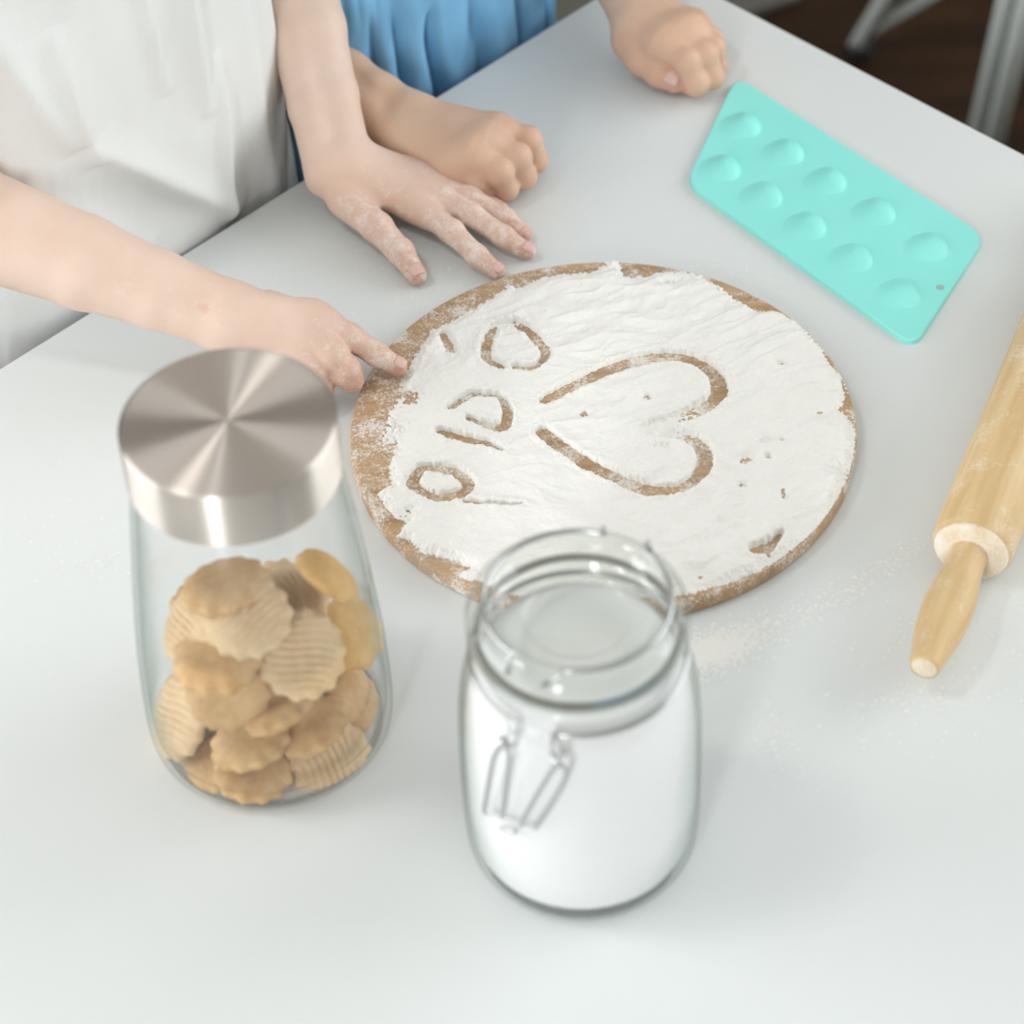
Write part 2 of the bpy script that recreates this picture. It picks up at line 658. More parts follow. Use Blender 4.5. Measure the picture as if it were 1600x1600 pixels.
def make_flour():
    n = 560
    L = BR + .002
    xs = np.linspace(-L, L, n)
    X, Y = np.meshgrid(xs, xs, indexing='ij')
    R = np.hypot(X, Y)

    def bp(px, py):
        return P(px, py, BT)[:2]

    # outline of the flour on the board
    outl = [(950, 408), (965, 407), (975, 432), (1000, 434), (1045, 424), (1085, 427), (1120, 447), (1150, 470), (1180, 485), (1212, 487),
            (1250, 505), (1290, 550), (1325, 610), (1338, 680), (1331, 738), (1300, 800), (1252, 852), (1200, 886), (1150, 907), (1080, 928),
            (960, 940), (860, 940), (800, 930), (745, 908), (712, 900), (735, 888), (700, 872), (668, 868), (640, 845), (622, 838), (632, 818), (606, 800),
            (592, 770), (612, 757), (606, 725), (598, 700), (592, 672), (604, 650), (612, 628), (620, 600), (640, 575), (652, 552), (672, 520), (700, 505), (745, 480), (775, 462), (795, 446), (806, 452), (848, 434),
            (880, 430), (905, 428), (930, 425), (942, 415)]
    ol = np.array([bp(*q) for q in outl])
    # signed distance to the polygon
    def poly_sd(pl, X, Y):
        d = np.full(X.shape, 1e9)
        ins = np.zeros(X.shape, bool)
        m = len(pl)
        for i in range(m):
            a, b = pl[i], pl[(i + 1) % m]
            e = b - a
            wx, wy = X - a[0], Y - a[1]
            t = np.clip((wx * e[0] + wy * e[1]) / (e @ e + 1e-15), 0, 1)
            d = np.minimum(d, (wx - t * e[0]) ** 2 + (wy - t * e[1]) ** 2)
            c = ((a[1] > Y) != (b[1] > Y)) & (X < (b[0] - a[0]) * (Y - a[1]) / (b[1] - a[1] + 1e-15) + a[0])
            ins ^= c
        return np.where(ins, 1, -1) * np.sqrt(d)

    sd = poly_sd(ol, X, Y)
    sd = sd + .0018 * fbm(X * 260, Y * 260, 2.0) + .0012 * vnoise(X * 900, Y * 900, 1.0)
    g = fbm(X * 700, Y * 700, 9.0, 3)                     # grains
    # swept ripples: the hand moved the flour in curved ridges
    wx = X + .010 * fbm(X * 22, Y * 22, 4.0, 2)
    wy = Y + .016 * fbm(X * 16, Y * 16, 7.0, 2)
    rip = .75 - np.abs(fbm(wx * 20 + wy * 14, wy * 46 - wx * 22, 5.0, 2)) * 2.4
    rip2 = .7 - np.abs(fbm(wx * 48 + wy * 20, wy * 105 - wx * 40, 15.0, 2)) * 2.2
    lum = fbm(X * 45, Y * 45, 1.0, 4)
    amp = 0.6 + 0.4 * smooth01(X, -.09, .06)
    h = .0021 + amp * (.0025 * rip + .0013 * rip2) + .0011 * lum + .0004 * fbm(X * 140, Y * 140, 3.0, 2)
    h = h + .00010 * g
    edge = smooth01(sd, -.0008, .007)
    h = h * (.12 + .88 * edge) + .0002 * g
    h = np.where(sd < 0, sd * .8 - .0001 + .00028 * g, h)
    # thin, speckled zones
    for (px, py, rx, ry, dep) in ((632, 620, .016, .013, .0022), (618, 668, .010, .010, .0024), (613, 705, .007, .012, .0022), (1310, 560, .014, .020, .0013), (1325, 650, .012, .022, .0013),
                                  (1305, 735, .010, .012, .0018), (1235, 475, .018, .010, .0017), (1275, 520, .014, .010, .0015), (700, 540, .004, .008, .0034), (1195, 690, .006, .006, .0020),
                                  (1168, 722, .006, .005, .0022), (1222, 690, .003, .003, .0032), (1010, 622, .004, .003, .0030), (913, 648, .003, .004, .0032), (1218, 570, .004, .002, .0030),
                                  (1200, 715, .0025, .002, .0034), (1225, 775, .003, .006, .0028), (1035, 700, .010, .004, .0019), (1160, 760, .004, .003, .0028), (945, 414, .001, .001, .003),
                                  (640, 800, .006, .008, .002), (1045, 443, .006, .002, .0026), (955, 425, .004, .002, .003)):
        cx, cy = bp(px, py)
        q = ((X - cx) / rx) ** 2 + ((Y - cy) / ry) ** 2
        h = h - 1.0 * dep * np.exp(-q * 1.2) * (1 + 1.2 * g)

    # finger strokes
    def stroke(pts, r, bank=.00045, floor=-.0006, fade=None):
        nonlocal h
        pl = [bp(*q) for q in pts]
        pl = crom(pl, 5)
        m = len(pl)
        rr = .0005 + np.interp(np.linspace(0, 1, m), np.linspace(0, 1, len(r)), r) if not np.isscalar(r) else np.full(m, r)
        ff = np.full(m, floor) if fade is None else np.interp(np.linspace(0, 1, m), np.linspace(0, 1, len(fade)), fade)
        D = np.full(X.shape, 1e9)
        FL = np.zeros(X.shape)
        for i in range(m - 1):
            a, b = pl[i], pl[i + 1]
            e = b - a
            wx, wy = X - a[0], Y - a[1]
            t = np.clip((wx * e[0] + wy * e[1]) / (e @ e + 1e-15), 0, 1)
            d = np.hypot(wx - t * e[0], wy - t * e[1]) - (rr[i] + t * (rr[i + 1] - rr[i]))
            s = d < D
            D = np.where(s, d, D)
            FL = np.where(s, ff[i] + t * (ff[i + 1] - ff[i]), FL)
        D = D + .0011 * fbm(X * 480, Y * 480, 3.0, 3)
        inside = smooth01(-D, -.0005, .0006)
        h = h * (1 - inside) + (FL + .00016 * g) * inside
        h = h + bank * np.exp(-((D - .0022) / .0019) ** 2) * (1 + 1.6 * g) * (sd > 0)

    stroke([(852, 628), (880, 613), (920, 593), (960, 576), (1000, 564), (1045, 560), (1085, 568), (1115, 588), (1124, 612), (1112, 632), (1085, 647), (1050, 660), (1008, 675)],
           [.0036, .0041, .0043, .0046, .0052, .0048, .0040], fade=[-.0006, -.0006, -.0006, -.0005, -.00010, -.00004, .0001])
    stroke([(850, 679), (875, 699), (910, 722), (950, 744), (990, 761), (1022, 769), (1058, 768), (1085, 754), (1100, 730), (1100, 708), (1085, 692), (1060, 683), (1040, 679)],
           [.0048, .0048, .0046, .0042, .0048, .0048, .0042], fade=[-.0006, -.0006, -.0006, -.0004, -.00008, -.00004, .0001])
    k = lambda L: [(520 + .275 * a, 390 + .275 * b) for a, b in L]
    stroke(k([(1040, 430), (1120, 480), (1178, 540), (1210, 590), (1190, 645), (1130, 682), (1040, 680)]), [.0032, .0034, .0030, .0022, .0026])
    stroke(k([(1010, 428), (930, 450), (888, 500), (872, 580), (890, 640), (965, 682)]), [.0018, .0032, .0032, .0024], fade=[.0001, -.00005, -.0001, -.0006])
    stroke(k([(675, 912), (720, 870), (790, 832), (880, 838), (950, 852), (985, 900), (993, 955), (965, 1018), (900, 1010), (830, 990), (770, 968)]), [.0026, .0026, .0020, .0026, .0036, .0032, .0020])
    stroke(k([(615, 1045), (700, 1075), (800, 1098), (880, 1115), (960, 1155)]), [.0030, .0036, .0034, .0030, .0012])
    stroke(k([(590, 1415), (510, 1385), (458, 1345), (475, 1285), (515, 1255), (600, 1255), (690, 1272), (750, 1312), (772, 1350), (745, 1388), (690, 1405), (635, 1412)]), [.0030, .0036, .0034, .0036, .0036, .0030])
    stroke(k([(750, 1440), (850, 1452), (960, 1460), (1070, 1464)]), [.0010, .0014, .0012, .0005], bank=.0004)
    stroke(k([(625, 490), (655, 540), (690, 595)]), [.0024, .0022, .0006], bank=.0003)
    stroke([(1180, 862), (1200, 858), (1220, 836)], [.0032, .0040, .0010], bank=.0006)
    stroke([(1192, 856), (1201, 872)], [.0028, .0010], bank=.0002)
    # keep the flour on the board
    h = np.where(R > BR - .0012, np.minimum(h, (BR - R) * .9), h)
    h = np.clip(h, -.0006, .006)
    keep = (h > -.00045)
    q = np.arange(n * n).reshape(n, n)
    F = np.stack([q[:-1, :-1], q[1:, :-1], q[1:, 1:], q[:-1, 1:]], -1).reshape(-1, 4)
    kf = (keep[:-1, :-1] | keep[1:, :-1] | keep[1:, 1:] | keep[:-1, 1:]) & (R[:-1, :-1] < BR - .0006) & (R[1:, 1:] < BR - .0006) & (R[1:, :-1] < BR - .0006) & (R[:-1, 1:] < BR - .0006)
    F = F[kf.ravel()]
    used = np.unique(F)
    mp = -np.ones(n * n, int)
    mp[used] = np.arange(len(used))
    V = np.stack([X.ravel(), Y.ravel(), h.ravel()], 1)[used]
    o = obj('flour', mesh_np('flour', V, mp[F]), MATS['flour'], None, (0, 0, TZ + BT))
    tag(o, 'white flour spread over the round board with a heart and letters drawn by finger', 'flour', kind='stuff')


make_flour()


def make_spill():
    # a low heap beside the board and crumbs and smears scattered on the table
    V, F = [], []
    ico_v = [(0, 0, 1), (.9, 0, 0), (.28, .85, 0), (-.72, .53, 0), (-.72, -.53, 0), (.28, -.85, 0)]
    ico_f = [(0, 1, 2), (0, 2, 3), (0, 3, 4), (0, 4, 5), (0, 5, 1)]

    def crumb(x, y, s, fl=.5, st=1.0, an=0.0):
        o = len(V)
        c, sn = math.cos(an), math.sin(an)
        for a, b, z in ico_v:
            a2 = a * st
            V.append((x + s * (a2 * c - b * sn), y + s * (a2 * sn + b * c), max(z * s * fl, -.0001)))
        F.extend(tuple(i + o for i in f) for f in ico_f)

    def scatter(px, py, sx, sy, ang, n, smin, smax):
        c = P(px, py)
        for i in range(n):
            u, v = random.gauss(0, sx), random.gauss(0, sy)
            x = c[0] + u * math.cos(ang) - v * math.sin(ang)
            y = c[1] + u * math.sin(ang) + v * math.cos(ang)
            if math.hypot(x, y) < BR + .002 and True:
                continue
            crumb(x, y, random.uniform(smin, smax) * .8, random.uniform(.04, .10), random.uniform(1, 2.2), random.uniform(0, 3.1))

    scatter(1118, 1015, .013, .007, .35, 1100, .0005, .0013)
    scatter(1108, 1018, .009, .005, .35, 260, .0010, .0020)
    scatter(1165, 985, .014, .006, .5, 150, .0005, .0013)
    scatter(1310, 930, .034, .006, .55, 220, .0004, .0013)
    scatter(1390, 880, .014, .004, .6, 110, .0004, .0011)
    scatter(1215, 1160, .006, .014, .1, 90, .0004, .0011)
    scatter(1400, 1000, .018, .016, .2, 80, .0004, .0012)
    scatter(1440, 1075, .022, .010, .2, 120, .0004, .0013)
    scatter(1560, 960, .020, .03, .2, 90, .0004, .0011)
    scatter(1480, 1130, .05, .02, .3, 60, .0004, .001)
    scatter(640, 470, .020, .016, .4, 130, .0003, .0009)
    scatter(690, 420, .020, .012, .4, 70, .0003, .0009)
    scatter(560, 500, .03, .014, .4, 60, .0003, .0008)
    scatter(160, 880, .012, .006, .2, 40, .0004, .0010)
    scatter(60, 830, .03, .03, .2, 50, .0003, .0009)
    scatter(1130, 420, .02, .004, -.5, 60, .0003, .0009)
    scatter(980, 250, .06, .05, 0, 40, .0003, .0008)
    scatter(530, 400, .03, .02, 0, 40, .0003, .0008)
    o = obj('spilled_flour', mesh_np('spilled_flour', V, F, smooth=True), MATS['flour'], None, (0, 0, TZ + .0001))
    tag(o, 'loose flour crumbs and smears spilled on the white table around the board', 'flour', kind='stuff')


make_spill()

# ------------------------------------------------------------------ silicone mould


def make_mold():
    H = .004
    c = [P(1150, 118, H)[:2], P(1072, 284, H)[:2], P(1428, 541, H)[:2], P(1540, 368, H)[:2]]   # far-left, near-left, near-right, far-right
    ctr = sum(c) / 4
    e = empty('silicone_mold', (ctr[0], ctr[1], TZ))
    tag(e, 'aqua silicone baking mold with two rows of five rounded cups', 'baking mold')
    c = [q - ctr for q in c]

    def bil(u, v):      # u along the long side, v from near to far
        return (1 - v) * ((1 - u) * c[1] + u * c[2]) + v * ((1 - u) * c[0] + u * c[3])

    # rounded outline
    pl = []
    cs = [(0, 0), (1, 0), (1, 1), (0, 1)]
    for i in range(4):
        q = np.array(bil(*cs[i]))
        pr = np.array(bil(*cs[i - 1]))
        nx = np.array(bil(*cs[(i + 1) % 4]))
        d1 = (pr - q) / np.linalg.norm(pr - q)
        d2 = (nx - q) / np.linalg.norm(nx - q)
        r = .013
        a, b = q + d1 * r, q + d2 * r
        for k in range(9):
            t = k / 8
            pl.append((1 - t) ** 2 * a + 2 * t * (1 - t) * (q * .9 + .05 * (a + b)) + t * t * b)
    n = len(pl)
    hole_c = np.array(P(1469, 449, H)[:2]) - ctr
    V, F = [], []
    prof = [(1.0, 0.0), (1.0, H * .35), (1.0, H * .8), (.992, H)]
    cen = sum(pl) / n
    for s, z in prof:
        for q in pl:
            d = q - cen
            V.append((*(cen + d * s), z))
    for i in range(len(prof) - 1):
        for k in range(n):
            k2 = (k + 1) % n
            F.append((i * n + k, i * n + k2, (i + 1) * n + k2, (i + 1) * n + k))
    F.append(tuple(reversed(range(n))))
    F.append(tuple((len(prof) - 1) * n + k for k in range(n)))
    sheet = obj('sheet', mesh_np('sheet', V, F, smooth=False), MATS['silicone_aqua'], e)
    hv, hf = lathe([(.0, H + .0001), (.0014, H + .0001), (.0022, H + .0004), (.0026, H + .0001)], 18)
    hv = [(x + hole_c[0], y + hole_c[1], z) for x, y, z in hv]
    obj('hanging_hole', mesh_np('hanging_hole', hv, hf), simple('mold_hole', srgb(168, 190, 188), .6), e)
    # cups: gentle slope on the near-left side, steep on the far-right side
    spots = [(1165, 195), (1232, 237), (1298, 282), (1374, 330), (1456, 385), (1133, 262), (1198, 305), (1266, 352), (1338, 402), (1412, 458)]
    ax = np.array(P(1300, 290)[:2]) - np.array(P(1240, 300)[:2])
    ax /= np.linalg.norm(ax)
    ay = np.array([-ax[1], ax[0]])
    nr, na = 12, 40
    V, F = [(0, 0, 0)], []
    for i in range(1, nr + 1):
        s = i / nr
        for k in range(na):
            t = 2 * math.pi * k / na
            x, y = math.cos(t), math.sin(t)
            rx = .0200 if x < 0 else .0155
            V.append((rx * s * x, .0165 * s * y * (1.0 - .15 * x), 0))
    V = np.array(V)
    u = V[:, 0] + .0025
    rr = np.hypot(np.where(u < 0, u / .0218, u / .0125), V[:, 1] / .0165)
    q = np.clip(1 - rr ** 2, 0, 1)
    skew = 1 + .55 * np.clip(u / .0120, -1, 1)
    ex_ = 2.2 - 1.25 * smooth01(u, -.004, .010)
    V[:, 2] = H - .0003 + .0052 * (q ** ex_) * skew
    for k in range(na):
        F.append((0, 1 + k, 1 + (k + 1) % na))
    for i in range(nr - 1):
        for k in range(na):
            a = 1 + i * na
            F.append((a + k, a + na + k, a + na + (k + 1) % na, a + (k + 1) % na))
    W = np.stack([V[:, 0] * ax[0] + V[:, 1] * ay[0], V[:, 0] * ax[1] + V[:, 1] * ay[1], V[:, 2]], 1)
    me = mesh_np('cup', W, F)
    me.materials.append(MATS['silicone_aqua'])
    for px, py in spots:
        w = P(px, py, H)
        obj('cup', me, None, e, (w[0] - ctr[0], w[1] - ctr[1], 0))


make_mold()

# ------------------------------------------------------------------ rolling pin


def make_pin():
    r = .0232
    a = P(1516, 862, r)
    b = P(1441, 1068, .0105)
    d = a - b
    L = np.linalg.norm(d[:2])
    d = np.array([d[0], d[1], 0]) / L
    e = empty('rolling_pin', (a[0], a[1], TZ + r))
    q = Vector((0, 0, 1)).rotation_difference(Vector(d))
    e.rotation_mode = 'QUATERNION'
    e.rotation_quaternion = q
    tag(e, 'pale wooden rolling pin with floured end lying at the right edge of the table', 'rolling pin')
    body = .27
    V, F = lathe([(.0165, .0)] + [(r - .002, .0012), (r, .005), (r, body - .005), (r - .002, body - .001), (0, body)], 64)
    obj('roller', mesh_np('roller', V, F), MATS['pin_wood'], e)
    V, F = lathe([(0, -.0030), (.010, -.0030), (.0165, -.0022), (.0200, -.0008), (.0214, .0012), (.0165, .0018)], 48)
    obj('end_face', mesh_np('end_face', V, F), MATS['pin_floured'], e)
    hp = smooth_profile([(.0112, 0), (.0106, -.008), (.0112, -.018), (.0134, -.034), (.0142, -.046), (.0130, -.064), (.0104, -.080), (.0084, -L + .001)], 5)
    hp = hp + [(.0080, -L), (0, -L - .0002)]
    V, F = lathe(hp, 40)
    obj('handle', mesh_np('handle', V, F), MATS['pin_wood'], e)
    V, F = lathe([(0, -L - .0006), (.0060, -L - .0006), (.0082, -L + .0006), (.0084, -L + .002)], 32)
    obj('handle_tip', mesh_np('handle_tip', V, F), MATS['pin_floured'], e)
    V2, F2 = lathe([(q_[0], body - .001 - q_[1]) for q_ in hp], 40)
    obj('handle', mesh_np('handle', V2, [tuple(reversed(f)) for f in F2]), MATS['pin_wood'], e)


make_pin()

# ------------------------------------------------------------------ cookie jar
J1 = np.array([-0.191, -0.206])
jar1 = empty('cookie_jar', (J1[0], J1[1], TZ))
tag(jar1, 'tall glass jar of cookies with a brushed steel lid', 'jar')
out1 = smooth_profile([(.0600, .0), (.0640, .003), (.0660, .012), (.0660, .035), (.0645, .070), (.0615, .105), (.0585, .135), (.0560, .158), (.0540, .174), (.0515, .184), (.0500, .190), (.0495, .198)], 5)
in1 = [(max(r - .0028, 0), z) for r, z in out1 if z > .012]
prof = [(0, .0012), (.050, .0012), (.056, .0)] + out1 + [(.0475, .200), (.0465, .198)] + list(reversed(in1)) + [(.0590, .0095), (.050, .0075), (0, .0085)]
obj('glass_body', mesh_np('glass_body', *lathe(prof, 96)), MATS['jar_glass'], jar1)
H1 = .2235
lr = .0532
lp = [(.0500, .1905), (lr - .0004, .1905), (lr, .1915), (lr, H1 - .0014), (lr - .0004, H1 - .0004), (lr - .0014, H1), (lr - .004, H1), (.030, H1), (.012, H1), (.002, H1), (0, H1)]
obj('lid', mesh_np('lid', *lathe(lp, 128)), MATS['brushed_steel'], jar1)


def cookie_mesh(name, mat, R, T, lobes, ridges, bend):
    nr, na = 18, 72
    V, F = [], []

    def ring_pts(s, top):
        for k in range(na):
            t = 2 * math.pi * k / na
            rr = R * (1 + .045 * math.cos(lobes * t) * s ** 3 + .03 * math.sin(2 * t + 1))
            x, y = rr * s * math.cos(t), rr * s * math.sin(t)
            prof_ = (1 - s ** 5)
            z = T * (.5 * prof_ + .18) if top else -T * (.35 * prof_ + .12)
            if top and ridges:
                z += .0008 * math.sin(2 * math.pi * (x + .0012 * math.sin(y * 170)) / .0036) * (1 - s ** 8)
            z += bend * ((x / R) ** 2 - .4) + bend * .4 * math.sin(y / R * 2)
            V.append((x, y, z))

    V.append((0, 0, T * .68))
    for i in range(1, nr + 1):
        ring_pts(i / nr, True)
    for i in range(nr, 0, -1):
        ring_pts(i / nr, False)
    V.append((0, 0, -T * .47))
    for k in range(na):
        F.append((0, 1 + k, 1 + (k + 1) % na))
    for i in range(2 * nr - 1):
        a = 1 + i * na
        for k in range(na):
            k2 = (k + 1) % na
            F.append((a + k, a + na + k, a + na + k2, a + k2))
    l = len(V) - 1
    a = 1 + (2 * nr - 1) * na
    for k in range(na):
        F.append((a + k, l, a + (k + 1) % na))
    me = mesh_np(name, V, F)
    me.materials.append(MATS[mat])
    return me


CK = {'r': cookie_mesh('cookie', 'cookie_pale', .0205, .0095, 14, True, .0008),
      's': cookie_mesh('cookie', 'cookie_brown', .0205, .0105, 12, False, .0012),
      'g': cookie_mesh('cookie', 'cookie_gold', .0190, .0115, 9, False, -.0016)}
# px, py, cylinder radius, normal in (image right, image up, towards viewer), kind, spin, scale, label
cookies = [
    (512, 903, .040, (.62, .66, .22), 'g', .3, 1.0, 'golden cookie sticking up highest, at the right of the jar'),
    (352, 918, .022, (-.15, .75, .55), 's', .2, 1.05, 'scalloped cookie on top of the pile at the left'),
    (452, 938, .018, (.25, .55, .75), 'r', .6, 1.0, 'ridged cookie on top of the pile under the golden one'),
    (385, 965, .036, (-.1, .35, .9), 'r', 2.3, 1.1, 'large ridged cookie with curved lines near the pile top'),
    (342, 1025, .046, (-.1, .55, .8), 's', .8, 1.12, 'smooth domed cookie at the middle left of the pile'),
    (470, 1022, .047, (.1, .12, 1), 'r', 1.45, 1.12, 'upright ridged cookie facing out in the middle of the jar'),
    (545, 990, .042, (.5, .25, .7), 'g', 1.2, 1.05, 'golden cookie pressed against the right wall of the glass'),
    (358, 1085, .045, (-.05, -.45, .85), 's', .5, 1.05, 'brown scalloped cookie under the smooth domed one'),
    (440, 1112, .047, (-.45, .82, .3), 's', .2, .95, 'thin cookie seen edge on, upper one of the slanted pair'),
    (490, 1138, .045, (-.45, .72, .5), 's', .9, 1.0, 'thick cookie seen edge on, lower one of the slanted pair'),
    (392, 1160, .044, (-.25, .7, .55), 's', 1.9, 1.05, 'scalloped cookie lying below the slanted pair'),
    (514, 1186, .044, (.3, .3, .9), 'r', .35, 1.1, 'ridged cookie at the lower right against the glass'),
    (396, 1210, .045, (.1, .75, .6), 's', .3, 1.0, 'scalloped cookie lying at the bottom front of the jar'),
    (284, 1118, .041, (-.75, .15, .6), 'r', .8, 1.15, 'pale cookie standing against the left wall of the glass'),
    (552, 1098, .042, (.65, .3, .65), 's', 2.0, .95, 'cookie at the right wall below the golden ones'),
    (300, 975, .038, (-.7, .3, .6), 'r', .5, 1.0, 'ridged cookie at the left wall near the pile top'),
    (334, 1196, .043, (-.4, .55, .7), 's', .1, .95, 'small cookie at the lower left of the jar beside the pale one'),
    (474, 1230, .042, (.1, .9, .4), 's', 1.1, .9, 'brown cookie lying flat on the jar bottom'),
]
VIEW = -FW


def place_cookie(pos, nrm, kind, spin, sc, label):
    o = bpy.data.objects.new('cookie', CK[kind])
    COL.objects.link(o)
    nv = Vector(nrm).normalized()
    q = Vector((0, 0, 1)).rotation_difference(nv) @ Quaternion((0, 0, 1), spin)
    o.matrix_world = Matrix.LocRotScale(Vector(pos), q, Vector((sc, sc, sc)))
    tag(o, label, 'cookie', 'cookies in the tall glass jar')


for px, py, cr, nn, kd, sp, sc, lb in cookies:
    w = Pcyl(px, py, J1, cr)
    nv = nn[0] * RT + nn[1] * UP + nn[2] * VIEW
    place_cookie(w, nv, kd, sp, sc, lb)
fill = [(.0, .0, .020, (.1, .1, 1), 's', 0), (-.026, .02, .022, (.2, -.1, 1), 'r', 1), (.028, .022, .024, (-.2, .2, 1), 's', 2),
        (.004, .030, .042, (0, -.4, 1), 'g', .4), (-.012, .006, .046, (.3, .3, 1), 's', .3), (.030, .004, .050, (-.4, .1, 1), 'r', 1.4),
        (-.030, .024, .060, (.5, -.2, 1), 's', .4), (.010, .024, .070, (.1, -.5, 1), 'r', 1), (.0, -.006, .066, (.1, .1, 1), 's', 1.7)]
for x, y, z, nn, kd, sp in fill:
    place_cookie((J1[0] + x, J1[1] + y, TZ + z), nn, kd, sp, 1.0, 'cookie buried in the middle of the pile in the glass jar')

# ------------------------------------------------------------------ clip jar with flour
J2 = np.array([-0.0275, -0.293])
jar2 = empty('clip_jar', (J2[0], J2[1], TZ))
tag(jar2, 'swing-top glass jar filled with white powder, wire clip in front', 'jar')
o2 = smooth_profile([(.0535, .0), (.0575, .0035), (.0598, .014), (.0606, .045), (.0604, .085), (.0592, .110), (.0565, .128), (.0530, .138), (.0510, .1425)], 5)
o2 = o2 + [(.0520, .1432), (.0532, .1450), (.0532, .1530), (.0524, .1552), (.0500, .1560)]
i2 = [(.0470, .1555), (.0468, .140), (.0505, .134), (.0540, .122), (.0568, .104), (.0582, .080), (.0585, .045), (.0577, .014), (.0545, .0062), (.030, .0042), (0, .0046)]
prof = [(0, .0015), (.046, .0015), (.050, .0)] + o2 + i2
obj('glass_body', mesh_np('glass_body', *lathe(prof, 96)), MATS['jar_glass'], jar2)
V, F = lathe([(.0470, .1561), (.0496, .1560), (.0500, .1572), (.0496, .1585), (.0470, .1585)], 80, close=True)
obj('shaded_gasket', mesh_np('shaded_gasket', V, F), MATS['shaded_gasket'], jar2)
lid2 = obj('glass_lid', mesh_np('glass_lid', *lathe(
    [(0, .1500), (.0260, .1500), (.0445, .1500), (.0460, .1512), (.0462, .1586), (.0520, .1586), (.0532, .1596), (.0534, .1650), (.0532, .1705), (.0520, .1735), (.0490, .1765), (.0455, .1785),
     (.0425, .1782), (.0405, .1762), (.0375, .1715), (.0340, .1690), (.0280, .1680), (.0260, .1676), (.0252, .1660), (.0240, .1650), (0, .1648)], 96)), MATS['lid_glass'], jar2)
WR = .00135


def wire_ring(r, z, a0, a1, n=72):
    return [np.array([r * math.cos(a0 + (a1 - a0) * i / n), r * math.sin(a0 + (a1 - a0) * i / n), z]) for i in range(n + 1)]


def loc2(px, py, r):
    w = Pcyl(px, py, J2, r)
    return np.array([w[0] - J2[0], w[1] - J2[1], w[2] - TZ])


zt = .1792
# the lid wire: two arms lying on the lid, joined over the front by the clip
def on_lid(px, py, z):
    w = P(px, py, z)
    return np.array([w[0] - J2[0], w[1] - J2[1], z])


fl1 = on_lid(806, 1017, zt)
aL = math.atan2(fl1[1], fl1[0])
fr1 = on_lid(880, 1044, zt)
aR = math.atan2(fr1[1], fr1[0])
bk1 = on_lid(938, 842, zt)
aB1 = math.atan2(bk1[1], bk1[0])
bk2 = on_lid(1002, 862, zt)
aB2 = math.atan2(bk2[1], bk2[0])
if aL > 0:
    aL -= 2 * math.pi
if aR > 0:
    aR -= 2 * math.pi
rw = .0447
left = wire_ring(rw, zt, aB1, 2 * math.pi + aL, 60)
left = [left[0] * [1.08, 1.08, 1] + [0, 0, -.004], left[0] * [1.05, 1.05, 1] + [0, 0, .0012]] + left
left += [left[-1] * [1.10, 1.10, 1] + [.001, 0, -.0015], on_lid(797, 1049, .1700) * [1.03, 1.03, 1]]
right = wire_ring(rw, zt, aB2, aR, 50)
right = [right[0] * [1.10, 1.10, 1] + [0, 0, -.004], right[0] * [1.07, 1.07, 1] + [0, 0, .003]] + right
right += [right[-1] * [1.08, 1.08, 1] + [-.002, 0, -.001], on_lid(851, 1067, .1700) * [1.03, 1.03, 1]]
obj('lid_wire', mesh_np('lid_wire', *tube(left, WR, 10)), MATS['wire_steel'], jar2)
obj('lid_wire', mesh_np('lid_wire', *tube(right, WR, 10)), MATS['wire_steel'], jar2)
# the neck wire under the collar with its two small eyes
n1, n2 = loc2(806, 1133, .0526), loc2(866, 1149, .0526)
a1, a2 = math.atan2(n1[1], n1[0]), math.atan2(n2[1], n2[0])
ring = wire_ring(.0526, .1418, a2, a1 + 2 * math.pi, 90)
e1 = [loc2(805, 1148, .0575), loc2(806, 1160, .0590), loc2(800, 1166, .0600), loc2(791, 1161, .0605), loc2(788, 1152, .0600)]
e2 = [loc2(861, 1160, .0575), loc2(862, 1174, .0590), loc2(868, 1184, .0600), loc2(877, 1186, .0605), loc2(880, 1178, .0600)]
path = list(reversed(e2)) + ring + e1
obj('neck_wire', mesh_np('neck_wire', *tube(path, WR, 10)), MATS['wire_steel'], jar2)


def loop(pts):
    return [loc2(x, y, .0622) for x, y in pts]


for pts in ([(758, 1272), (757, 1262), (763, 1225), (770, 1188), (778, 1172), (787, 1167), (794, 1173), (795, 1190), (790, 1230), (786, 1266), (784, 1278)],
            [(813, 1290), (822, 1272), (843, 1236), (862, 1206), (872, 1196), (881, 1197), (885, 1206), (879, 1226), (862, 1256), (844, 1284), (836, 1295)]):
    p_ = crom(loop(pts), 4)
    obj('clip_lever', mesh_np('clip_lever', *tube(p_, .00115, 8)), MATS['wire_steel'], jar2)
bar = crom(loop([(757, 1271), (784, 1278), (813, 1289), (837, 1294)]), 5)
obj('lever_bar', mesh_np('lever_bar', *tube(bar, .0011, 8)), simple('bar_reflection', srgb(226, 226, 224), .3, .5, .3), jar2)  # white reflection on the bar put into its own paler colour
tab_ = crom(loop([(783, 1294), (796, 1299), (806, 1300)]), 4)
obj('lever_tab', mesh_np('lever_tab', *tube(tab_, .0012, 8)), MATS['wire_steel'], jar2)
for (px, py) in ((786, 1160), (871, 1190)):
    q = loc2(px, py, .0612)
    V, F = tube([q + np.array([-.0022, 0, 0]), q + np.array([.0022, 0, 0])], .0030, 12)
    obj('hinge_eye', mesh_np('hinge_eye', V, F), MATS['wire_steel'], jar2)
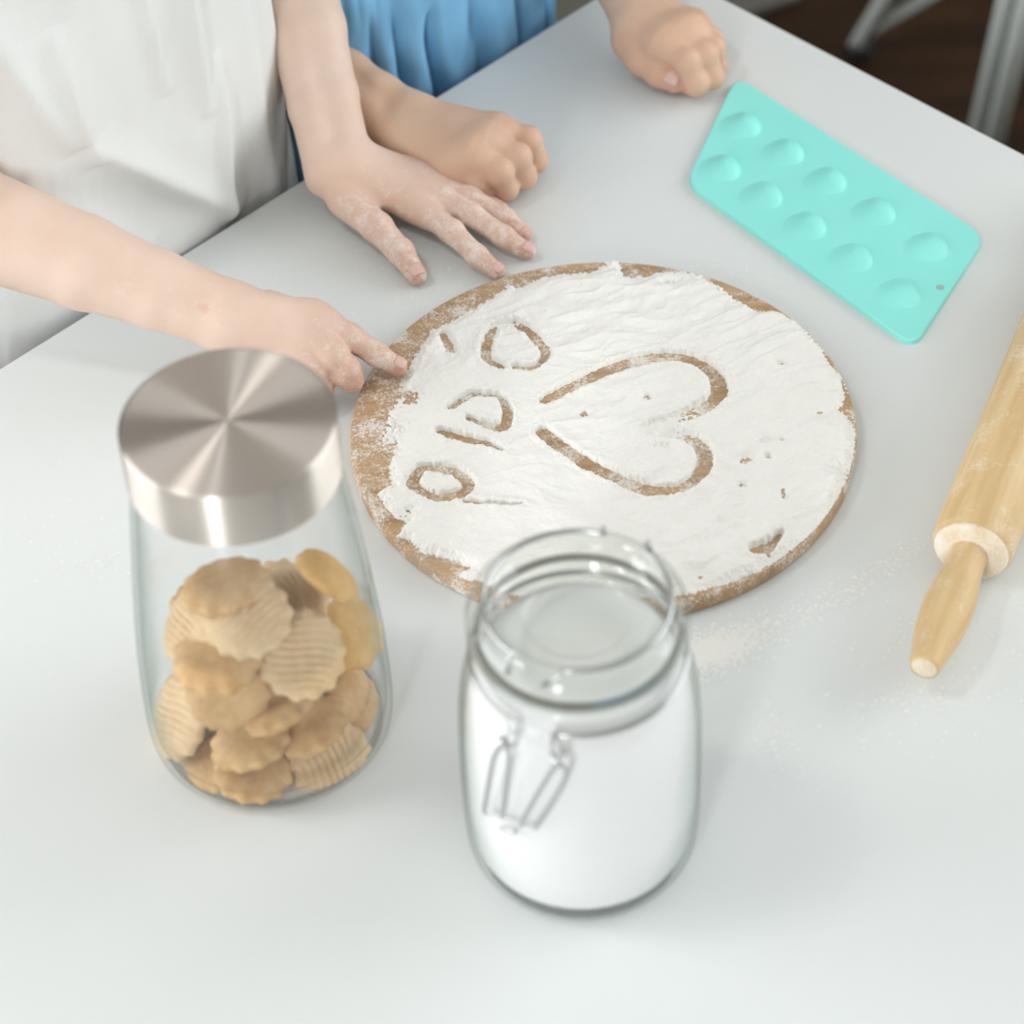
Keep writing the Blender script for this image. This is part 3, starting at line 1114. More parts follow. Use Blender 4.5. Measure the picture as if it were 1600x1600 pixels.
# the white powder inside
ip = [(0, .0050), (.030, .0047), (.0540, .0068), (.0573, .0145), (.0581, .045), (.0578, .080), (.0564, .103), (.0536, .121), (.0500, .133), (.0464, .1385), (.0464, .141), (.040, .1428), (.020, .1440), (0, .1444)]
po = obj('white_powder', mesh_np('white_powder', *lathe(smooth_profile(ip[:2], 2)[:-1] + ip[1:], 72)), MATS['sugar_white'], None, (J2[0], J2[1], TZ))
tag(po, 'fine white powder filling the swing-top glass jar', 'flour', kind='stuff')

# ------------------------------------------------------------------ chair and rug beyond the table


def make_chair():
    a0, a1 = P(1338, 86, -TZ), P(1388, 0, -TZ + .085)
    b0, b1 = P(1548, 235, -TZ), P(1603, 14, -TZ + .19)
    t0, t1 = P(1519, 235, -TZ), P(1571, 0, -TZ + .20)
    zs = .46
    up = lambda p0, p1: p0 + (p1 - p0) * (zs / (p1[2] - p0[2]))
    legs = [(a0, up(a0, a1)), (b0, up(b0, b1))]
    off = np.array([.40, .12, 0])
    for f, t in list(legs):
        legs.append((f + off + [.06, .02, 0], t + off * .72))
    cen = sum(t for f, t in legs) / 4
    cen[2] = 0
    e = empty('metal_chair', tuple(cen))
    tag(e, 'grey tubular metal chair standing on the dark floor behind the table', 'chair')
    for i, (f, t) in enumerate(legs):
        r = .0105 if i != 1 else .0125
        V, F = tube([f - cen + [0, 0, .012], t - cen], r, 16)
        lg = obj('leg', mesh_np('leg', V, F), MATS['chair_grey'], e)
        V, F = tube([f - cen, f + (t - f) * .04 - cen], r + .003, 16)
        obj('rubber_foot', mesh_np('rubber_foot', V, F), MATS['rubber_black'], lg)
    at = lambda i, q: legs[i][0] + (legs[i][1] - legs[i][0]) * q - cen
    for a, b, q, q2 in ((0, 2, .09, .60), (2, 3, .3, .3), (1, 3, .45, .45)):
        V, F = tube([at(a, q), at(b, q2)], .0075, 12)
        obj('stretcher', mesh_np('stretcher', V, F), MATS['chair_grey'], e)
    V, F = tube([t0 - cen + [0, 0, .012], up(t0, t1) - cen], .0085, 12)
    obj('side_tube', mesh_np('side_tube', V, F), MATS['chair_grey'], e)
    V, F = box_vf(-.19, .19, -.19, .19, zs - .01, zs + .02)
    st = obj('seat', mesh_np('seat', V, F, smooth=False), MATS['chair_seat'], e)
    bevel(st, .012, 3)


make_chair()
rp = P(1172, 12, -TZ)
V, F = box_vf(-.8, .06, -.02, 1.0, 0, .012)
rug = obj('rug', mesh_np('rug', V, F, smooth=False), MATS['rug_grey'], None, (rp[0], rp[1], .0))
rug.rotation_euler = (0, 0, math.radians(25))
bevel(rug, .004, 2)
tag(rug, 'corner of a grey rug on the dark floor behind the far table corner', 'rug')

# ------------------------------------------------------------------ children (body surfaces grown from distance fields)


class Field:
    def __init__(self, lo, hi, h):
        self.h = h
        self.lo = np.asarray(lo, float)
        self.n = np.ceil((np.asarray(hi) - self.lo) / h).astype(int) + 1
        self.F = np.full(self.n, 1.0, np.float32)

    def _sub(self, lo, hi):
        a = np.clip(np.floor((lo - self.lo) / self.h).astype(int), 0, self.n - 1)
        b = np.clip(np.ceil((hi - self.lo) / self.h).astype(int) + 1, 1, self.n)
        sl = tuple(slice(i, j) for i, j in zip(a, b))
        ax = [self.lo[k] + self.h * np.arange(a[k], b[k]) for k in range(3)]
        return sl, ax[0][:, None, None], ax[1][None, :, None], ax[2][None, None, :]

    def cap(self, a, b, r1, r2, k=.004):
        a, b = np.asarray(a, float), np.asarray(b, float)
        pad = max(r1, r2) + k + 3 * self.h
        sl, X, Y, Z = self._sub(np.minimum(a, b) - pad, np.maximum(a, b) + pad)
        e = b - a
        L2 = e @ e + 1e-12
        t = np.clip(((X - a[0]) * e[0] + (Y - a[1]) * e[1] + (Z - a[2]) * e[2]) / L2, 0, 1)
        d = np.sqrt((X - a[0] - t * e[0]) ** 2 + (Y - a[1] - t * e[1]) ** 2 + (Z - a[2] - t * e[2]) ** 2) - (r1 + (r2 - r1) * t)
        self.add(sl, d, k)

    def ell(self, c, axes, k=.01, rot=None):
        c, s = np.asarray(c, float), np.asarray(axes, float)
        pad = s.max() + k + 3 * self.h
        sl, X, Y, Z = self._sub(c - pad, c + pad)
        X, Y, Z = X - c[0], Y - c[1], Z - c[2]
        if rot is not None:
            u, v, w = rot
            X, Y, Z = X * u[0] + Y * u[1] + Z * u[2], X * v[0] + Y * v[1] + Z * v[2], X * w[0] + Y * w[1] + Z * w[2]
        q = np.sqrt((X / s[0]) ** 2 + (Y / s[1]) ** 2 + (Z / s[2]) ** 2)
        q2 = np.sqrt((X / s[0] ** 2) ** 2 + (Y / s[1] ** 2) ** 2 + (Z / s[2] ** 2) ** 2) + 1e-9
        self.add(sl, q * (q - 1) / q2, k)

    def add(self, sl, d, k):
        G = self.F[sl]
        if k > 0:
            hh = np.clip(.5 + .5 * (G - d) / k, 0, 1)
            self.F[sl] = (G * (1 - hh) + d * hh - k * hh * (1 - hh)).astype(np.float32)
        else:
            self.F[sl] = np.minimum(G, d)

    def merge(self, o, k):
        hh = np.clip(.5 + .5 * (self.F - o.F) / k, 0, 1)
        self.F = (self.F * (1 - hh) + o.F * hh - k * hh * (1 - hh)).astype(np.float32)

    def groove(self, a, b, r, depth):
        """press a soft crease along a-b"""
        a, b = np.asarray(a, float), np.asarray(b, float)
        sl, X, Y, Z = self._sub(np.minimum(a, b) - 3 * r, np.maximum(a, b) + 3 * r)
        e = b - a
        t = np.clip(((X - a[0]) * e[0] + (Y - a[1]) * e[1] + (Z - a[2]) * e[2]) / (e @ e + 1e-12), 0, 1)
        d2 = (X - a[0] - t * e[0]) ** 2 + (Y - a[1] - t * e[1]) ** 2 + (Z - a[2] - t * e[2]) ** 2
        self.F[sl] += (depth * np.exp(-d2 / (r * r))).astype(np.float32)

    def mesh(self, relax=2):
        Fd = self.F
        S = Fd < 0
        nx, ny, nz = Fd.shape
        c = np.zeros((nx - 1, ny - 1, nz - 1), np.int8)
        for dx in (0, 1):
            for dy in (0, 1):
                for dz in (0, 1):
                    c += S[dx:nx - 1 + dx, dy:ny - 1 + dy, dz:nz - 1 + dz]
        act = np.argwhere((c > 0) & (c < 8))
        idx = -np.ones(c.shape, np.int32)
        idx[act[:, 0], act[:, 1], act[:, 2]] = np.arange(len(act))
        acc = np.zeros((len(act), 3))
        cnt = np.zeros(len(act))
        corners = [(0, 0, 0), (1, 0, 0), (0, 1, 0), (1, 1, 0), (0, 0, 1), (1, 0, 1), (0, 1, 1), (1, 1, 1)]
        for i in range(8):
            for ax in range(3):
                if corners[i][ax]:
                    continue
                A = np.array(corners[i])
                B = A.copy()
                B[ax] = 1
                pa, pb = act + A, act + B
                va = Fd[pa[:, 0], pa[:, 1], pa[:, 2]]
                vb = Fd[pb[:, 0], pb[:, 1], pb[:, 2]]
                m = (va < 0) != (vb < 0)
                t = np.where(m, va / (va - vb + 1e-12), 0)
                pt = A + t[:, None] * (B - A)
                acc[m] += pt[m]
                cnt[m] += 1
        V = self.lo + self.h * (act + acc / cnt[:, None])
        faces = []
        for ax in range(3):
            sl0 = [slice(1, -1)] * 3
            sl0[ax] = slice(0, -1)
            sl1 = list(sl0)
            sl1[ax] = slice(1, None)
            a_, b_ = S[tuple(sl0)], S[tuple(sl1)]
            e = np.argwhere(a_ != b_)
            s = a_[e[:, 0], e[:, 1], e[:, 2]]
            o = np.ones(3, int)
            o[ax] = 0
            e = e + o
            u, v = (ax + 1) % 3, (ax + 2) % 3
            def cell(du, dv):
                q = e.copy()
                q[:, u] -= du
                q[:, v] -= dv
                return idx[q[:, 0], q[:, 1], q[:, 2]]
            Q = np.stack([cell(1, 1), cell(0, 1), cell(0, 0), cell(1, 0)], 1)
            Q[~s] = Q[~s][:, ::-1]
            faces.append(Q)
        Fq = np.concatenate(faces)
        Fq = Fq[(Fq >= 0).all(1)]
        for it in range(relax):
            sm = np.zeros_like(V)
            ct = np.zeros(len(V))
            for k in range(4):
                a, b = Fq[:, k], Fq[:, (k + 1) % 4]
                np.add.at(sm, a, V[b])
                np.add.at(ct, a, 1)
            V = .5 * V + .5 * sm / np.maximum(ct, 1)[:, None]
        return V, Fq


def unit(v):
    v = np.asarray(v, float)
    return v / (np.linalg.norm(v) + 1e-12)


def build_arm(spec):
    """spec: elbow, wrist pair, mcp joints, fingers; returns V,F,flour,pink,nails"""
    pts = [spec['elbow']] + list(spec['wrist']) + [q for f in spec['fingers'] for q in f['p']]
    if 'upper' in spec:
        pts.append(spec['upper'])
    pts = np.array(pts)
    h = .00125
    lo, hi = pts.min(0) - .042, pts.max(0) + .042
    A = Field(lo, hi, h)
    w1, w2 = (np.asarray(q) for q in spec['wrist'])          # thumb side, little-finger side
    el = np.asarray(spec['elbow'])
    ra, rw = spec.get('ra', .024), spec.get('rw', .0135)
    lat = unit(w1 - w2)
    sp = spec.get('spread', .006)
    for s, w in ((1, w1), (-1, w2)):
        e_ = el + lat * sp * s
        mid = w * .5 + e_ * .5
        A.cap(w, w * .75 + e_ * .25, rw, rw * .84 + ra * .16, .005)
        A.cap(w * .75 + e_ * .25, mid, rw * .84 + ra * .16, rw * .5 + ra * .5, .005)
        A.cap(mid, e_, rw * .5 + ra * .5, ra, .005)
    if 'upper' in spec:
        A.cap(el, spec['upper'], ra * 1.05, ra * 1.15, .012)
    B = Field(lo, hi, h)
    tips = []
    for fi, f in enumerate(spec['fingers']):
        q = [np.asarray(x, float) for x in f['p']]
        r = f['r']
        if f.get('palm', True):
            wv = w1 * f['w'] + w2 * (1 - f['w'])
            A.cap(wv, q[0], rw * .92, r[0] * 1.22, .010)
            A.cap(q[0], q[0] + (q[1] - q[0]) * spec.get('web', .35), r[0] * 1.18, r[0] * 1.0, .008)
        C = Field.__new__(Field)
        C.h, C.lo, C.n = h, A.lo, A.n
        C.F = np.full(A.n, 1.0, np.float32)
        for i in range(len(q) - 1):
            C.cap(q[i], q[i + 1], r[i], r[i + 1], .0022)
        for i in range(1, len(q) - 1):          # slightly fuller joints
            C.cap(q[i], q[i] + 1e-5, r[i] * 1.05, r[i] * 1.05, .003)
        kk = .0010
        hh = np.clip(.5 + .5 * (B.F - C.F) / kk, 0, 1)
        B.F = (B.F * (1 - hh) + C.F * hh - kk * hh * (1 - hh)).astype(np.float32)
        tips.append((q[-1], unit(q[-1] - q[-2]), r[-1], f.get('nail', True), f.get('nup')))
    A.merge(B, spec.get('blend', .006))
    for cr in spec.get('creases', []):
        A.groove(*cr)
    V, F = A.mesh(2)
    d = np.full(len(V), 1.0)
    flour = np.zeros(len(V))
    pink = np.zeros(len(V))
    fi = np.array([q for f in spec['fingers'] for q in f['p'][1:]])
    tp = np.array([f['p'][-1] for f in spec['fingers']])
    df = np.sqrt(((V[:, None, :] - fi[None]) ** 2).sum(-1)).min(1)
    dt = np.sqrt(((V[:, None, :] - tp[None]) ** 2).sum(-1)).min(1)
    flour = np.clip(1 - df / .05, 0, 1) * spec.get('flour', 1.0)
    for c, r, a in spec.get('flour_spots', []):
        flour = np.maximum(flour, a * np.clip(1 - np.linalg.norm(V - np.asarray(c), axis=1) / r, 0, 1))
    pink = np.clip(1 - dt / .022, 0, 1) * .9 + np.clip(1 - df / .055, 0, 1) * .55
    for c, r, a in spec.get('pink_spots', []):
        pink = np.maximum(pink, a * np.clip(1 - np.linalg.norm(V - np.asarray(c), axis=1) / r, 0, 1))
    return V, F, flour, np.clip(pink, 0, 1.3), tips


def pz(px, py, zmm):
    return P(px, py, zmm / 1000.0)


def fingers_of(rows):
    out = []
    for w, pts, r, nail in rows:
        out.append(dict(w=w, p=[pz(*q) for q in pts], r=[x / 1000 for x in r], nail=nail))
    return out


# --- child in the white shirt
arm_right1 = dict(
    elbow=P(-95, 325, .10), upper=P(-120, 200, .16), wrist=(pz(362, 478, 52), pz(356, 512, 46)), ra=.0295, rw=.0150, spread=.006, flour=.75, blend=.007,
    fingers=fingers_of([
        (.85, [(488, 501, 46), (545, 527, 38), (588, 553, 28), (622, 573, 21)], (9.6, 8.2, 7.0, 5.8), True),
        (.55, [(482, 520, 43), (520, 556, 36), (540, 580, 27), (549, 594, 20)], (9.8, 9.2, 8.8, 7.8), False),
        (.30, [(460, 540, 36), (490, 580, 30), (500, 605, 20), (490, 612, 12)], (9.2, 8.4, 7.6, 6.4), False),
        (.05, [(440, 552, 30), (460, 590, 24), (468, 610, 14), (460, 614, 9)], (8.4, 7.4, 6.6, 5.6), False)]),
    flour_spots=[(P(195, 445, .075), .022, .55), (P(310, 475, .066), .03, .5), (P(440, 450, .05), .02, .5), (P(600, 565, .03), .03, 1.25)],
    pink_spots=[(P(318, 478, .068), .006, 1.3), (P(335, 508, .068), .004, .9)])
# thumb of that hand, folded under the far side of the palm
arm_right1['fingers'].append(dict(w=1, p=[pz(420, 478, 38), pz(468, 490, 28), pz(500, 508, 22), pz(520, 520, 18)], r=[.010, .0085, .0075, .006], palm=False, nail=False))

arm_left1 = dict(
    elbow=P(434, -150, .125), upper=np.array([-0.235, 0.335, TZ + .19]), wrist=(pz(510, 276, 30), pz(549, 252, 34)), ra=.0235, rw=.0138, spread=.005, flour=1.1,
    fingers=fingers_of([
        (.75, [(648, 318, 19), (706, 362, 17), (745, 400, 11), (778, 425, 6.5)], (9.2, 7.6, 6.8, 5.6), True),
        (.50, [(664, 297, 21), (735, 335, 19), (787, 370, 12), (824, 393, 6.5)], (9.2, 7.6, 6.8, 5.6), True),
        (.25, [(662, 283, 20), (735, 309, 18), (788, 340, 12), (819, 366, 6.5)], (8.8, 7.2, 6.4, 5.3), False),
        (.00, [(645, 274, 17), (703, 289, 14), (750, 306, 9), (785, 328, 6)], (8.2, 6.5, 5.8, 4.8), False)]),
    flour_spots=[(P(530, 130, .09), .035, .75), (P(545, 175, .075), .03, .7), (P(560, 255, .05), .03, .5)],
    pink_spots=[(P(531, 300, .035), .04, .35)])
arm_left1['fingers'].append(dict(w=1, p=[pz(540, 312, 22), pz(590, 356, 18), pz(626, 394, 13), pz(651, 430, 7.5)], r=[.0125, .0096, .0084, .0066], palm=False, nail=True))

# --- child in the blue dress
arm_right2 = dict(
    elbow=P(430, 78, .03), upper=np.array([-0.236, 0.41, TZ + .16]), wrist=(pz(648, 180, 30), pz(632, 220, 26)), ra=.0255, rw=.0142, spread=.005, flour=.25, web=.12, blend=.004,
    fingers=fingers_of([
        (1.0, [(778, 208, 34), (825, 219, 31), (836, 250, 14), (806, 240, 9)], (10.2, 8.8, 8.0, 6.6), False),
        (.70, [(756, 226, 37), (808, 246, 31), (818, 275, 13), (786, 262, 8)], (10.2, 9.0, 8.2, 6.6), False),
        (.35, [(732, 245, 35), (780, 268, 29), (790, 294, 12), (758, 280, 8)], (9.8, 8.8, 8.0, 6.4), False),
        (.00, [(704, 258, 29), (745, 283, 22), (757, 302, 10), (730, 290, 7)], (9.0, 8.0, 7.2, 5.8), False)]),
    flour_spots=[(P(560, 130, .05), .02, .5), (P(690, 190, .04), .015, .4), (P(835, 225, .03), .02, .6)],
    pink_spots=[(P(747, 225, .045), .01, .6), (P(714, 262, .04), .01, .6)])
arm_right2['fingers'].append(dict(w=1, p=[pz(700, 190, 24), pz(745, 196, 18), pz(780, 215, 11), pz(800, 232, 9)], r=[.011, .009, .008, .0065], palm=False, nail=False))

arm_left2 = dict(
    elbow=P(905, -205, .055), upper=np.array([-0.075, 0.535, TZ + .16]), wrist=(pz(992, 46, 30), pz(1022, 26, 30)), ra=.0235, rw=.0142, spread=.005, flour=0, web=.12, blend=.004,
    fingers=fingers_of([
        (1.0, [(1036, 68, 33), (1074, 96, 29), (1088, 130, 15), (1076, 133, 8)], (10.2, 9.2, 8.4, 6.8), False),
        (.70, [(1062, 56, 35), (1101, 85, 30), (1112, 120, 14), (1096, 128, 8)], (10.0, 8.8, 8.0, 6.6), False),
        (.35, [(1080, 48, 34), (1113, 74, 27), (1117, 104, 12), (1102, 112, 8)], (9.4, 8.2, 7.4, 6.2), False),
        (.00, [(1084, 40, 28), (1112, 60, 20), (1115, 84, 10), (1100, 96, 7)], (8.6, 7.4, 6.8, 5.6), False)]))
arm_left2['fingers'].append(dict(w=1, p=[pz(986, 64, 22), pz(1004, 90, 18), pz(1031, 110, 15), pz(1054, 124, 12)], r=[.0140, .0120, .0108, .0094], palm=False, nail=True, nup=True))


def child(name, label, center, height_sh, half_w, arms, skin, face_dir, lean):
    """one continuous body surface: torso, neck, head, legs, arms"""
    h = .006
    cx, cy = center
    c3 = np.array([cx, cy, 0.0])
    fd = np.array([face_dir[0], face_dir[1], 0])
    lt = T_ if True else None
    zs = TZ + height_sh
    A = Field((cx - .36, cy - .34, -.01), (cx + .36, cy + .34, zs + .36), h)
    pel = c3 + [0, 0, zs * .54]
    chest = c3 + fd * lean * .5 + [0, 0, zs - .10]
    neck = c3 + fd * lean + [0, 0, zs + .01]
    for s in (-1, 1):
        A.cap(pel + lt * .045 * s, chest + lt * .05 * s, .062, .070, .04)
        A.cap(chest + lt * .02 * s, neck + lt * (half_w - .03) * s - [0, 0, .02], .05, .034, .04)
        hip = pel + lt * .05 * s
        knee = hip * [1, 1, 0] + lt * .005 * s + fd * .01 + [0, 0, zs * .28]
        ank = hip * [1, 1, 0] - fd * .01 + [0, 0, .055]
        A.cap(hip, knee, .056, .042, .03)
        A.cap(knee, ank, .042, .028, .02)
        A.cap(ank - [0, 0, .02], ank + fd * .10 - [0, 0, .032], .027, .022, .015)
    A.cap(neck - [0, 0, .02], neck + fd * .02 + [0, 0, .06], .036, .032, .03)
    hc = neck + fd * .035 + [0, 0, .145]
    A.ell(hc, (.069, .084, .095), .02, (lt, fd, np.array([0, 0, 1.0])))
    A.cap(hc + fd * .03 - [0, 0, .07], hc + fd * .045 - [0, 0, .07], .03, .026, .03)
    A.cap(hc + fd * .080 + [0, 0, .004], hc + fd * .094 - [0, 0, .022], .006, .0105, .012)
    for s in (-1, 1):
        A.ell(hc + lt * .070 * s - fd * .004, (.010, .018, .028), .01, (lt, fd, np.array([0, 0, 1.0])))
        A.groove(hc + fd * .082 + lt * .026 * s + [0, 0, .004], hc + fd * .082 + lt * .030 * s + [0, 0, .004], .016, .006)
    for s, ar in arms:
        sh = neck + lt * (half_w - .02) * s - [0, 0, .03]
        A.cap(sh, ar['upper'], .036, ar['ra'] * 1.05, .02)
        A.cap(ar['upper'], ar['elbow'], ar['ra'] * 1.0, ar['ra'] * .9, .01)
    V, F = A.mesh(2)
    Vs, Fs, fl, pk = [V], [F], [np.zeros(len(V))], [np.zeros(len(V))]
    off = len(V)
    nails = []
    for s, ar in arms:
        v, f, a, b, tips = build_arm(ar)
        Vs.append(v)
        Fs.append(f + off)
        fl.append(a)
        pk.append(b)
        off += len(v)
        nails += tips
    V = np.concatenate(Vs)
    me = mesh_np('person', V - c3, np.concatenate(Fs))
    for nm, dat in (('flour', fl), ('pink', pk)):
        at = me.attributes.new(nm, 'FLOAT', 'POINT')
        at.data.foreach_set('value', np.concatenate(dat).astype(np.float32))
    o = obj('person', me, MATS[skin], None, tuple(c3))
    tag(o, label, 'person')
    # fingernails
    for q, d, r, nail, nup in nails:
        if not nail:
            continue
        up = np.array([0, 0, 1.0]) if not nup else unit(np.array([-.35, -.45, 1.0]))
        u = unit(up - d * (up @ d))
        w = np.cross(d, u)
        V2, F2 = [], []
        n1, n2 = 8, 7
        for i in range(n1 + 1):
            for k in range(n2 + 1):
                a = (i / n1 * 2 - 1)
                b = (k / n2 * 2 - 1)
                sq = math.sqrt(max(0, 1 - .42 * a * a))
                ang = b * .85 * sq
                p_ = q - d * r * .05 + d * a * r * .62 + (u * math.cos(ang) + w * math.sin(ang)) * (r * (1.035 - .08 * max(a, 0) ** 2))
                V2.append(p_ - c3)
        for i in range(n1):
            for k in range(n2):
                F2.append((i * (n2 + 1) + k, i * (n2 + 1) + k + 1, (i + 1) * (n2 + 1) + k + 1, (i + 1) * (n2 + 1) + k))
        nl = obj('fingernail', mesh_np('fingernail', V2, F2), MATS['nail'], o)
        sm = nl.modifiers.new('thick', 'SOLIDIFY')
        sm.thickness = .0007
        sm.offset = 0
    # face details and hair
    for s in (-1, 1):
        ec = hc + fd * .0655 + lt * .028 * s + [0, 0, .004] - c3
        V2, F2 = lathe([(0, -.010)] + [(.0115 * math.sin(a), -.0115 * math.cos(a)) for a in np.linspace(.3, 2.8, 9)] + [(0, .0115)], 20)
        V2 = [tuple(ec + np.array(v)) for v in V2]
        ey = obj('eye', mesh_np('eye', V2, F2), MATS['eye_white'], o)
        ic = ec + fd * .0105
        V2, F2 = lathe([(0, .0016), (.003, .0014), (.0055, 0)], 18)
        V2 = [tuple(ic + v[0] * lt + v[1] * np.array([0, 0, 1.0]) + v[2] * fd) for v in V2]
        obj('iris', mesh_np('iris', V2, F2), MATS['eye_iris'], ey)
    mc = hc + fd * .077 - [0, 0, .050] - c3
    V2, F2 = tube([mc + lt * x + fd * (-.25 * abs(x) ** 1.0) for x in np.linspace(-.018, .018, 9)], [.001, .003, .004, .0046, .0048, .0046, .004, .003, .001], 8)
    obj('mouth', mesh_np('mouth', V2, F2), MATS['lips'], o)
    Hf = Field(hc - .13, hc + .13, .004)
    Hf.ell(hc - fd * .012 + [0, 0, .014], (.079, .090, .098), .01, (lt, fd, np.array([0, 0, 1.0])))
    Hf.cap(hc - fd * .06 - [0, 0, .02], hc - fd * .05 - [0, 0, .08], .05, .035, .02)
    sl, X, Y, Z = Hf._sub(hc - .13, hc + .13)
    fx = (X - hc[0]) * fd[0] + (Y - hc[1]) * fd[1]
    cut = (fx - .035) * .8 - (Z - hc[2] - .045)          # open the face
    Hf.F[sl] = np.maximum(Hf.F[sl], cut * .7)
    v, f = Hf.mesh(2)
    v = v + (.0025 * fbm(v[:, 0] * 90, v[:, 1] * 90, v[:, 2] * 20, 3))[:, None] * unit(fd)[None]
    obj('hair', mesh_np('hair', v - c3, f), MATS['hair_brown'], o)
    return o, c3, neck


E1 = P(240, 420, 0)
C1 = (E1 + .098 * N_ + .024 * T_)[:2]
E2 = P(742, 112, 0)
C2 = (E2 + .135 * N_ + .012 * T_)[:2]
FD = -N_
p1, o1, neck1 = child('person', 'child in a loose white shirt, one hand flat and one finger drawing in flour', C1, .285, .125, [(-1, arm_right1), (1, arm_left1)], 'skin_fair', FD, .03)
p2, o2_, neck2 = child('person', 'child in a blue gathered dress with both fists resting on the table', C2, .265, .110, [(-1, arm_right2), (1, arm_left2)], 'skin_tan', FD, .02)


def garment(parent, c3, z0, z1, prof, folds, mat, name, nu=380, nv=280):
    """closed-round garment: prof(v)->(half width along T, half depth front, half depth back, shift to the table)"""
    U = np.linspace(0, 2 * math.pi, nu, endpoint=False)
    Vv = np.linspace(0, 1, nv)
    UU, VV = np.meshgrid(U, Vv, indexing='ij')
    a, bf, bb, sh = prof(VV)
    cu, su = np.cos(UU), np.sin(UU)           # su>0 : front (towards the table)
    ex = 2 / 2.4
    X = a * np.sign(cu) * np.abs(cu) ** ex
    Y = np.where(su > 0, bf, bb) * np.sign(su) * np.abs(su) ** ex
    Zv = z0 + (z1 - z0) * VV
    d = folds(UU, VV, X, Y, Zv)
    nn = np.stack([cu, su], 0)
    X = X + d * nn[0]
    Y = Y + d * nn[1] + sh
    W = X[..., None] * T_ + Y[..., None] * FD + Zv[..., None] * np.array([0, 0, 1.0])
    q = np.arange(nu * nv).reshape(nu, nv)
    q2 = np.roll(q, -1, 0)
    F = np.stack([q[:, :-1], q2[:, :-1], q2[:, 1:], q[:, 1:]], -1).reshape(-1, 4)
    o = obj(name, mesh_np(name, W.reshape(-1, 3), F[:, ::-1]), mat, parent)
    m = o.modifiers.new('thick', 'SOLIDIFY')
    m.thickness = .0015
    m.offset = -1
    return o


def fold_line(S, Z, s0, z0, s1, z1, w, amp):
    """a soft crease running from (s0,z0) to (s1,z1) on the cloth"""
    a, b = np.array([s0, z0]), np.array([s1, z1])
    e = b - a
    t = ((S - a[0]) * e[0] + (Z - a[1]) * e[1]) / (e @ e)
    tc = np.clip(t, 0, 1)
    d = ((S - a[0]) * e[1] - (Z - a[1]) * e[0]) / np.linalg.norm(e)
    dd = np.hypot(S - a[0] - tc * e[0], Z - a[1] - tc * e[1])
    taper = np.sin(np.pi * np.clip(t * .9 + .05, 0, 1)) ** .5
    return amp * np.exp(-(dd / w) ** 2) * taper * (1 + .5 * np.tanh(d / w * 2))


def prof1(v):
    z = v
    a = .150 - .012 * smooth01(z, .45, .85) - .075 * smooth01(z, .86, 1.0)
    bf = .094 - .006 * smooth01(z, .5, .85) - .034 * smooth01(z, .86, 1.0)
    bb = .092 - .006 * smooth01(z, .5, .85) - .034 * smooth01(z, .86, 1.0)
    return a, bf, bb, .02 * smooth01(z, .5, 1)


def folds1(U, V, X, Y, Z):
    S = X
    z = Z - TZ
    f = .0035 * fbm(U * 3.2, z * 5, 2.0, 3) + .0022 * fbm(U * 7 + z * 10, z * 9, 6.0, 3)
    f = f + .0035 * np.sin(U * 9 + 2 * np.sin(z * 14)) * smooth01(-z, -.2, .1)
    f += fold_line(S, z, -.060, .20, -.045, .10, .010, .008)
    f += fold_line(S, z, -.045, .11, .055, .00, .010, .008)
    f += fold_line(S, z, .030, .24, .040, .09, .007, .007)
    f += fold_line(S, z, .055, .12, .045, .0, .006, .006)
    f += fold_line(S, z, -.10, .24, -.06, .12, .012, .008)
    f += fold_line(S, z, .085, .20, .090, -.02, .012, .006)
    f += fold_line(S, z, -.09, .10, -.02, .02, .012, .007)
    f += fold_line(S, z, .0, .22, .012, .12, .006, .005)
    return f


garment(p1, o1, TZ - .16, TZ + .318, prof1, folds1, MATS['shirt_white'], 'shirt')


def prof2(v):
    a = .138 - .012 * smooth01(v, .45, .80) - .070 * smooth01(v, .88, 1.0)
    bf = .122 - .022 * smooth01(v, .60, .80) - .044 * smooth01(v, .88, 1.0)
    bb = .11 - .010 * smooth01(v, .45, .80) - .044 * smooth01(v, .88, 1.0)
    return a, bf, bb, .0 * v


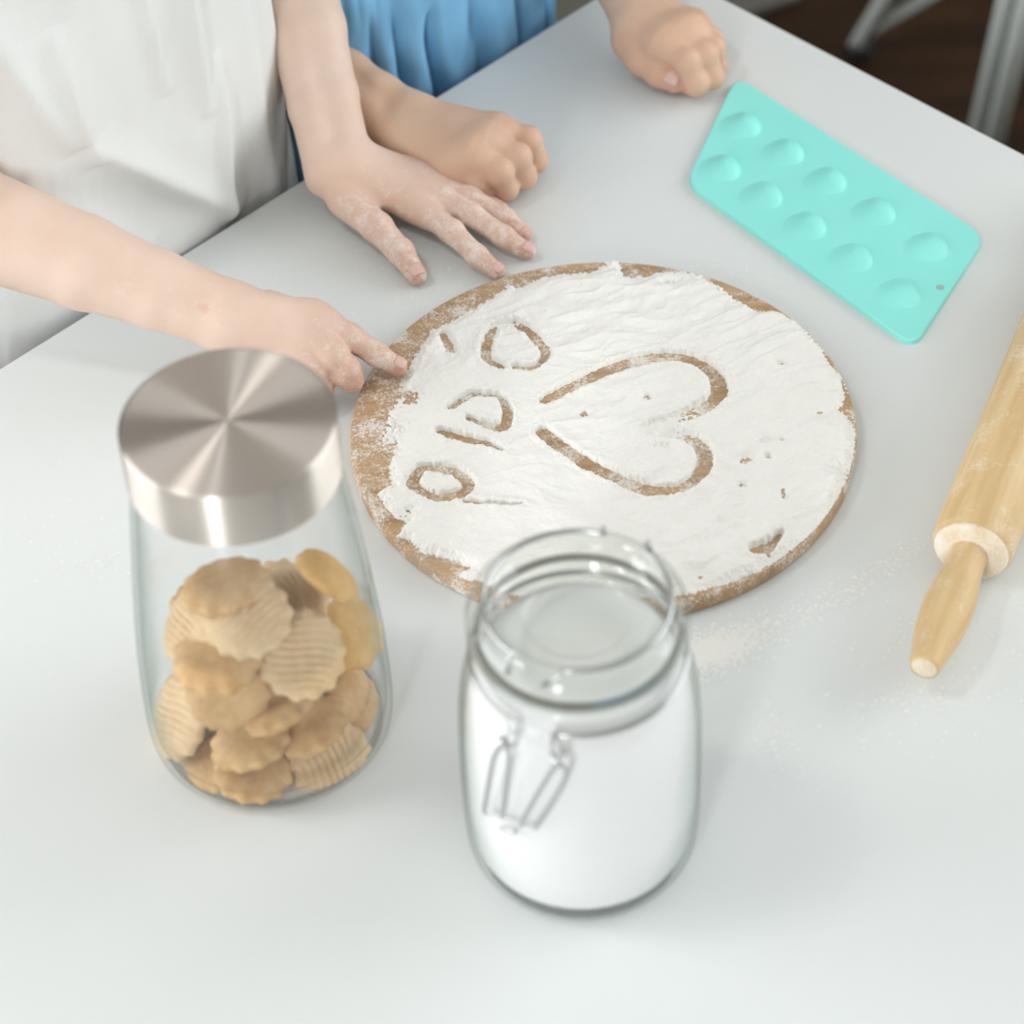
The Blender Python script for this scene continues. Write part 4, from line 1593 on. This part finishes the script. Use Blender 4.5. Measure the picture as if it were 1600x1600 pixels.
def folds2(U, V, X, Y, Z):
    z = Z - TZ
    ph = U * 15 + 4.5 * fbm(U * 2.3, z * 5, 3.0, 3) + 22 * z * np.sin(U * 2)
    w = smooth01(-z, -.080, -.02)
    g = (1 - np.abs(np.sin(ph))) ** 1.5
    f = w * (-.015 * g + .006)
    gat = np.exp(-np.abs(z - .084) / .022)
    f = f - .0035 * gat * (1 - np.abs(np.sin(U * 34 + 2 * np.sin(U * 5)))) ** 1.2
    f = f + .007 * fbm(U * 4, z * 14, 8.0, 3)
    f = f - .007 * np.exp(-((z - .084) / .005) ** 2)
    return f


garment(p2, o2_, TZ - .30, TZ + .298, prof2, folds2, MATS['dress_blue'], 'dress', 420, 260)


def sleeve(parent, c3, a, b, r1, r2, mat):
    a, b = np.asarray(a), np.asarray(b)
    path = [a + (b - a) * t for t in np.linspace(-.40, 1, 12)]
    V, F = tube([q - c3 for q in path], [r1 + (r2 - r1) * i / 11 + .002 * math.sin(i * 1.7) for i in range(12)], 28)
    o = obj('sleeve', mesh_np('sleeve', V, F[:-2]), mat, parent)
    m = o.modifiers.new('thick', 'SOLIDIFY')
    m.thickness = .0015


for pr, c3, nk, arms, hw, mt in ((p1, o1, neck1, ((-1, arm_right1), (1, arm_left1)), .125, 'shirt_white'), (p2, o2_, neck2, ((-1, arm_right2), (1, arm_left2)), .110, 'dress_blue')):
    for s, ar in arms:
        sh = nk + T_ * (hw - .02) * s - [0, 0, .03]
        up = np.asarray(ar['upper'])
        sleeve(pr, c3, sh, sh + (up - sh) * .55, .047, .044, MATS[mt])

# trousers of the first child, shoes of both
for pr, c3, zs, trous in ((p1, o1, TZ + .285, True), (p2, o2_, TZ + .265, False)):
    for s in (-1, 1):
        hip = T_ * .05 * s + np.array([0, 0, zs * .56])
        kn = T_ * .055 * s + FD * .01 + np.array([0, 0, zs * .28])
        an = T_ * .05 * s - FD * .01 + np.array([0, 0, .07])
        if trous:
            V, F = tube([hip, (hip + kn) / 2, kn, (kn + an) / 2, an], [.066, .060, .052, .046, .042], 24)
            obj('trouser_leg', mesh_np('trouser_leg', V, F), MATS['trousers_navy'], pr)
        ft = an * [1, 1, 0] + np.array([0, 0, .034])
        V, F = tube([ft - FD * .035, ft - FD * .01, ft + FD * .05, ft + FD * .10, ft + FD * .125], [.02, .033, .033, .03, .016], 20)
        obj('shoe', mesh_np('shoe', V, F), MATS['shoe_dark'], pr)
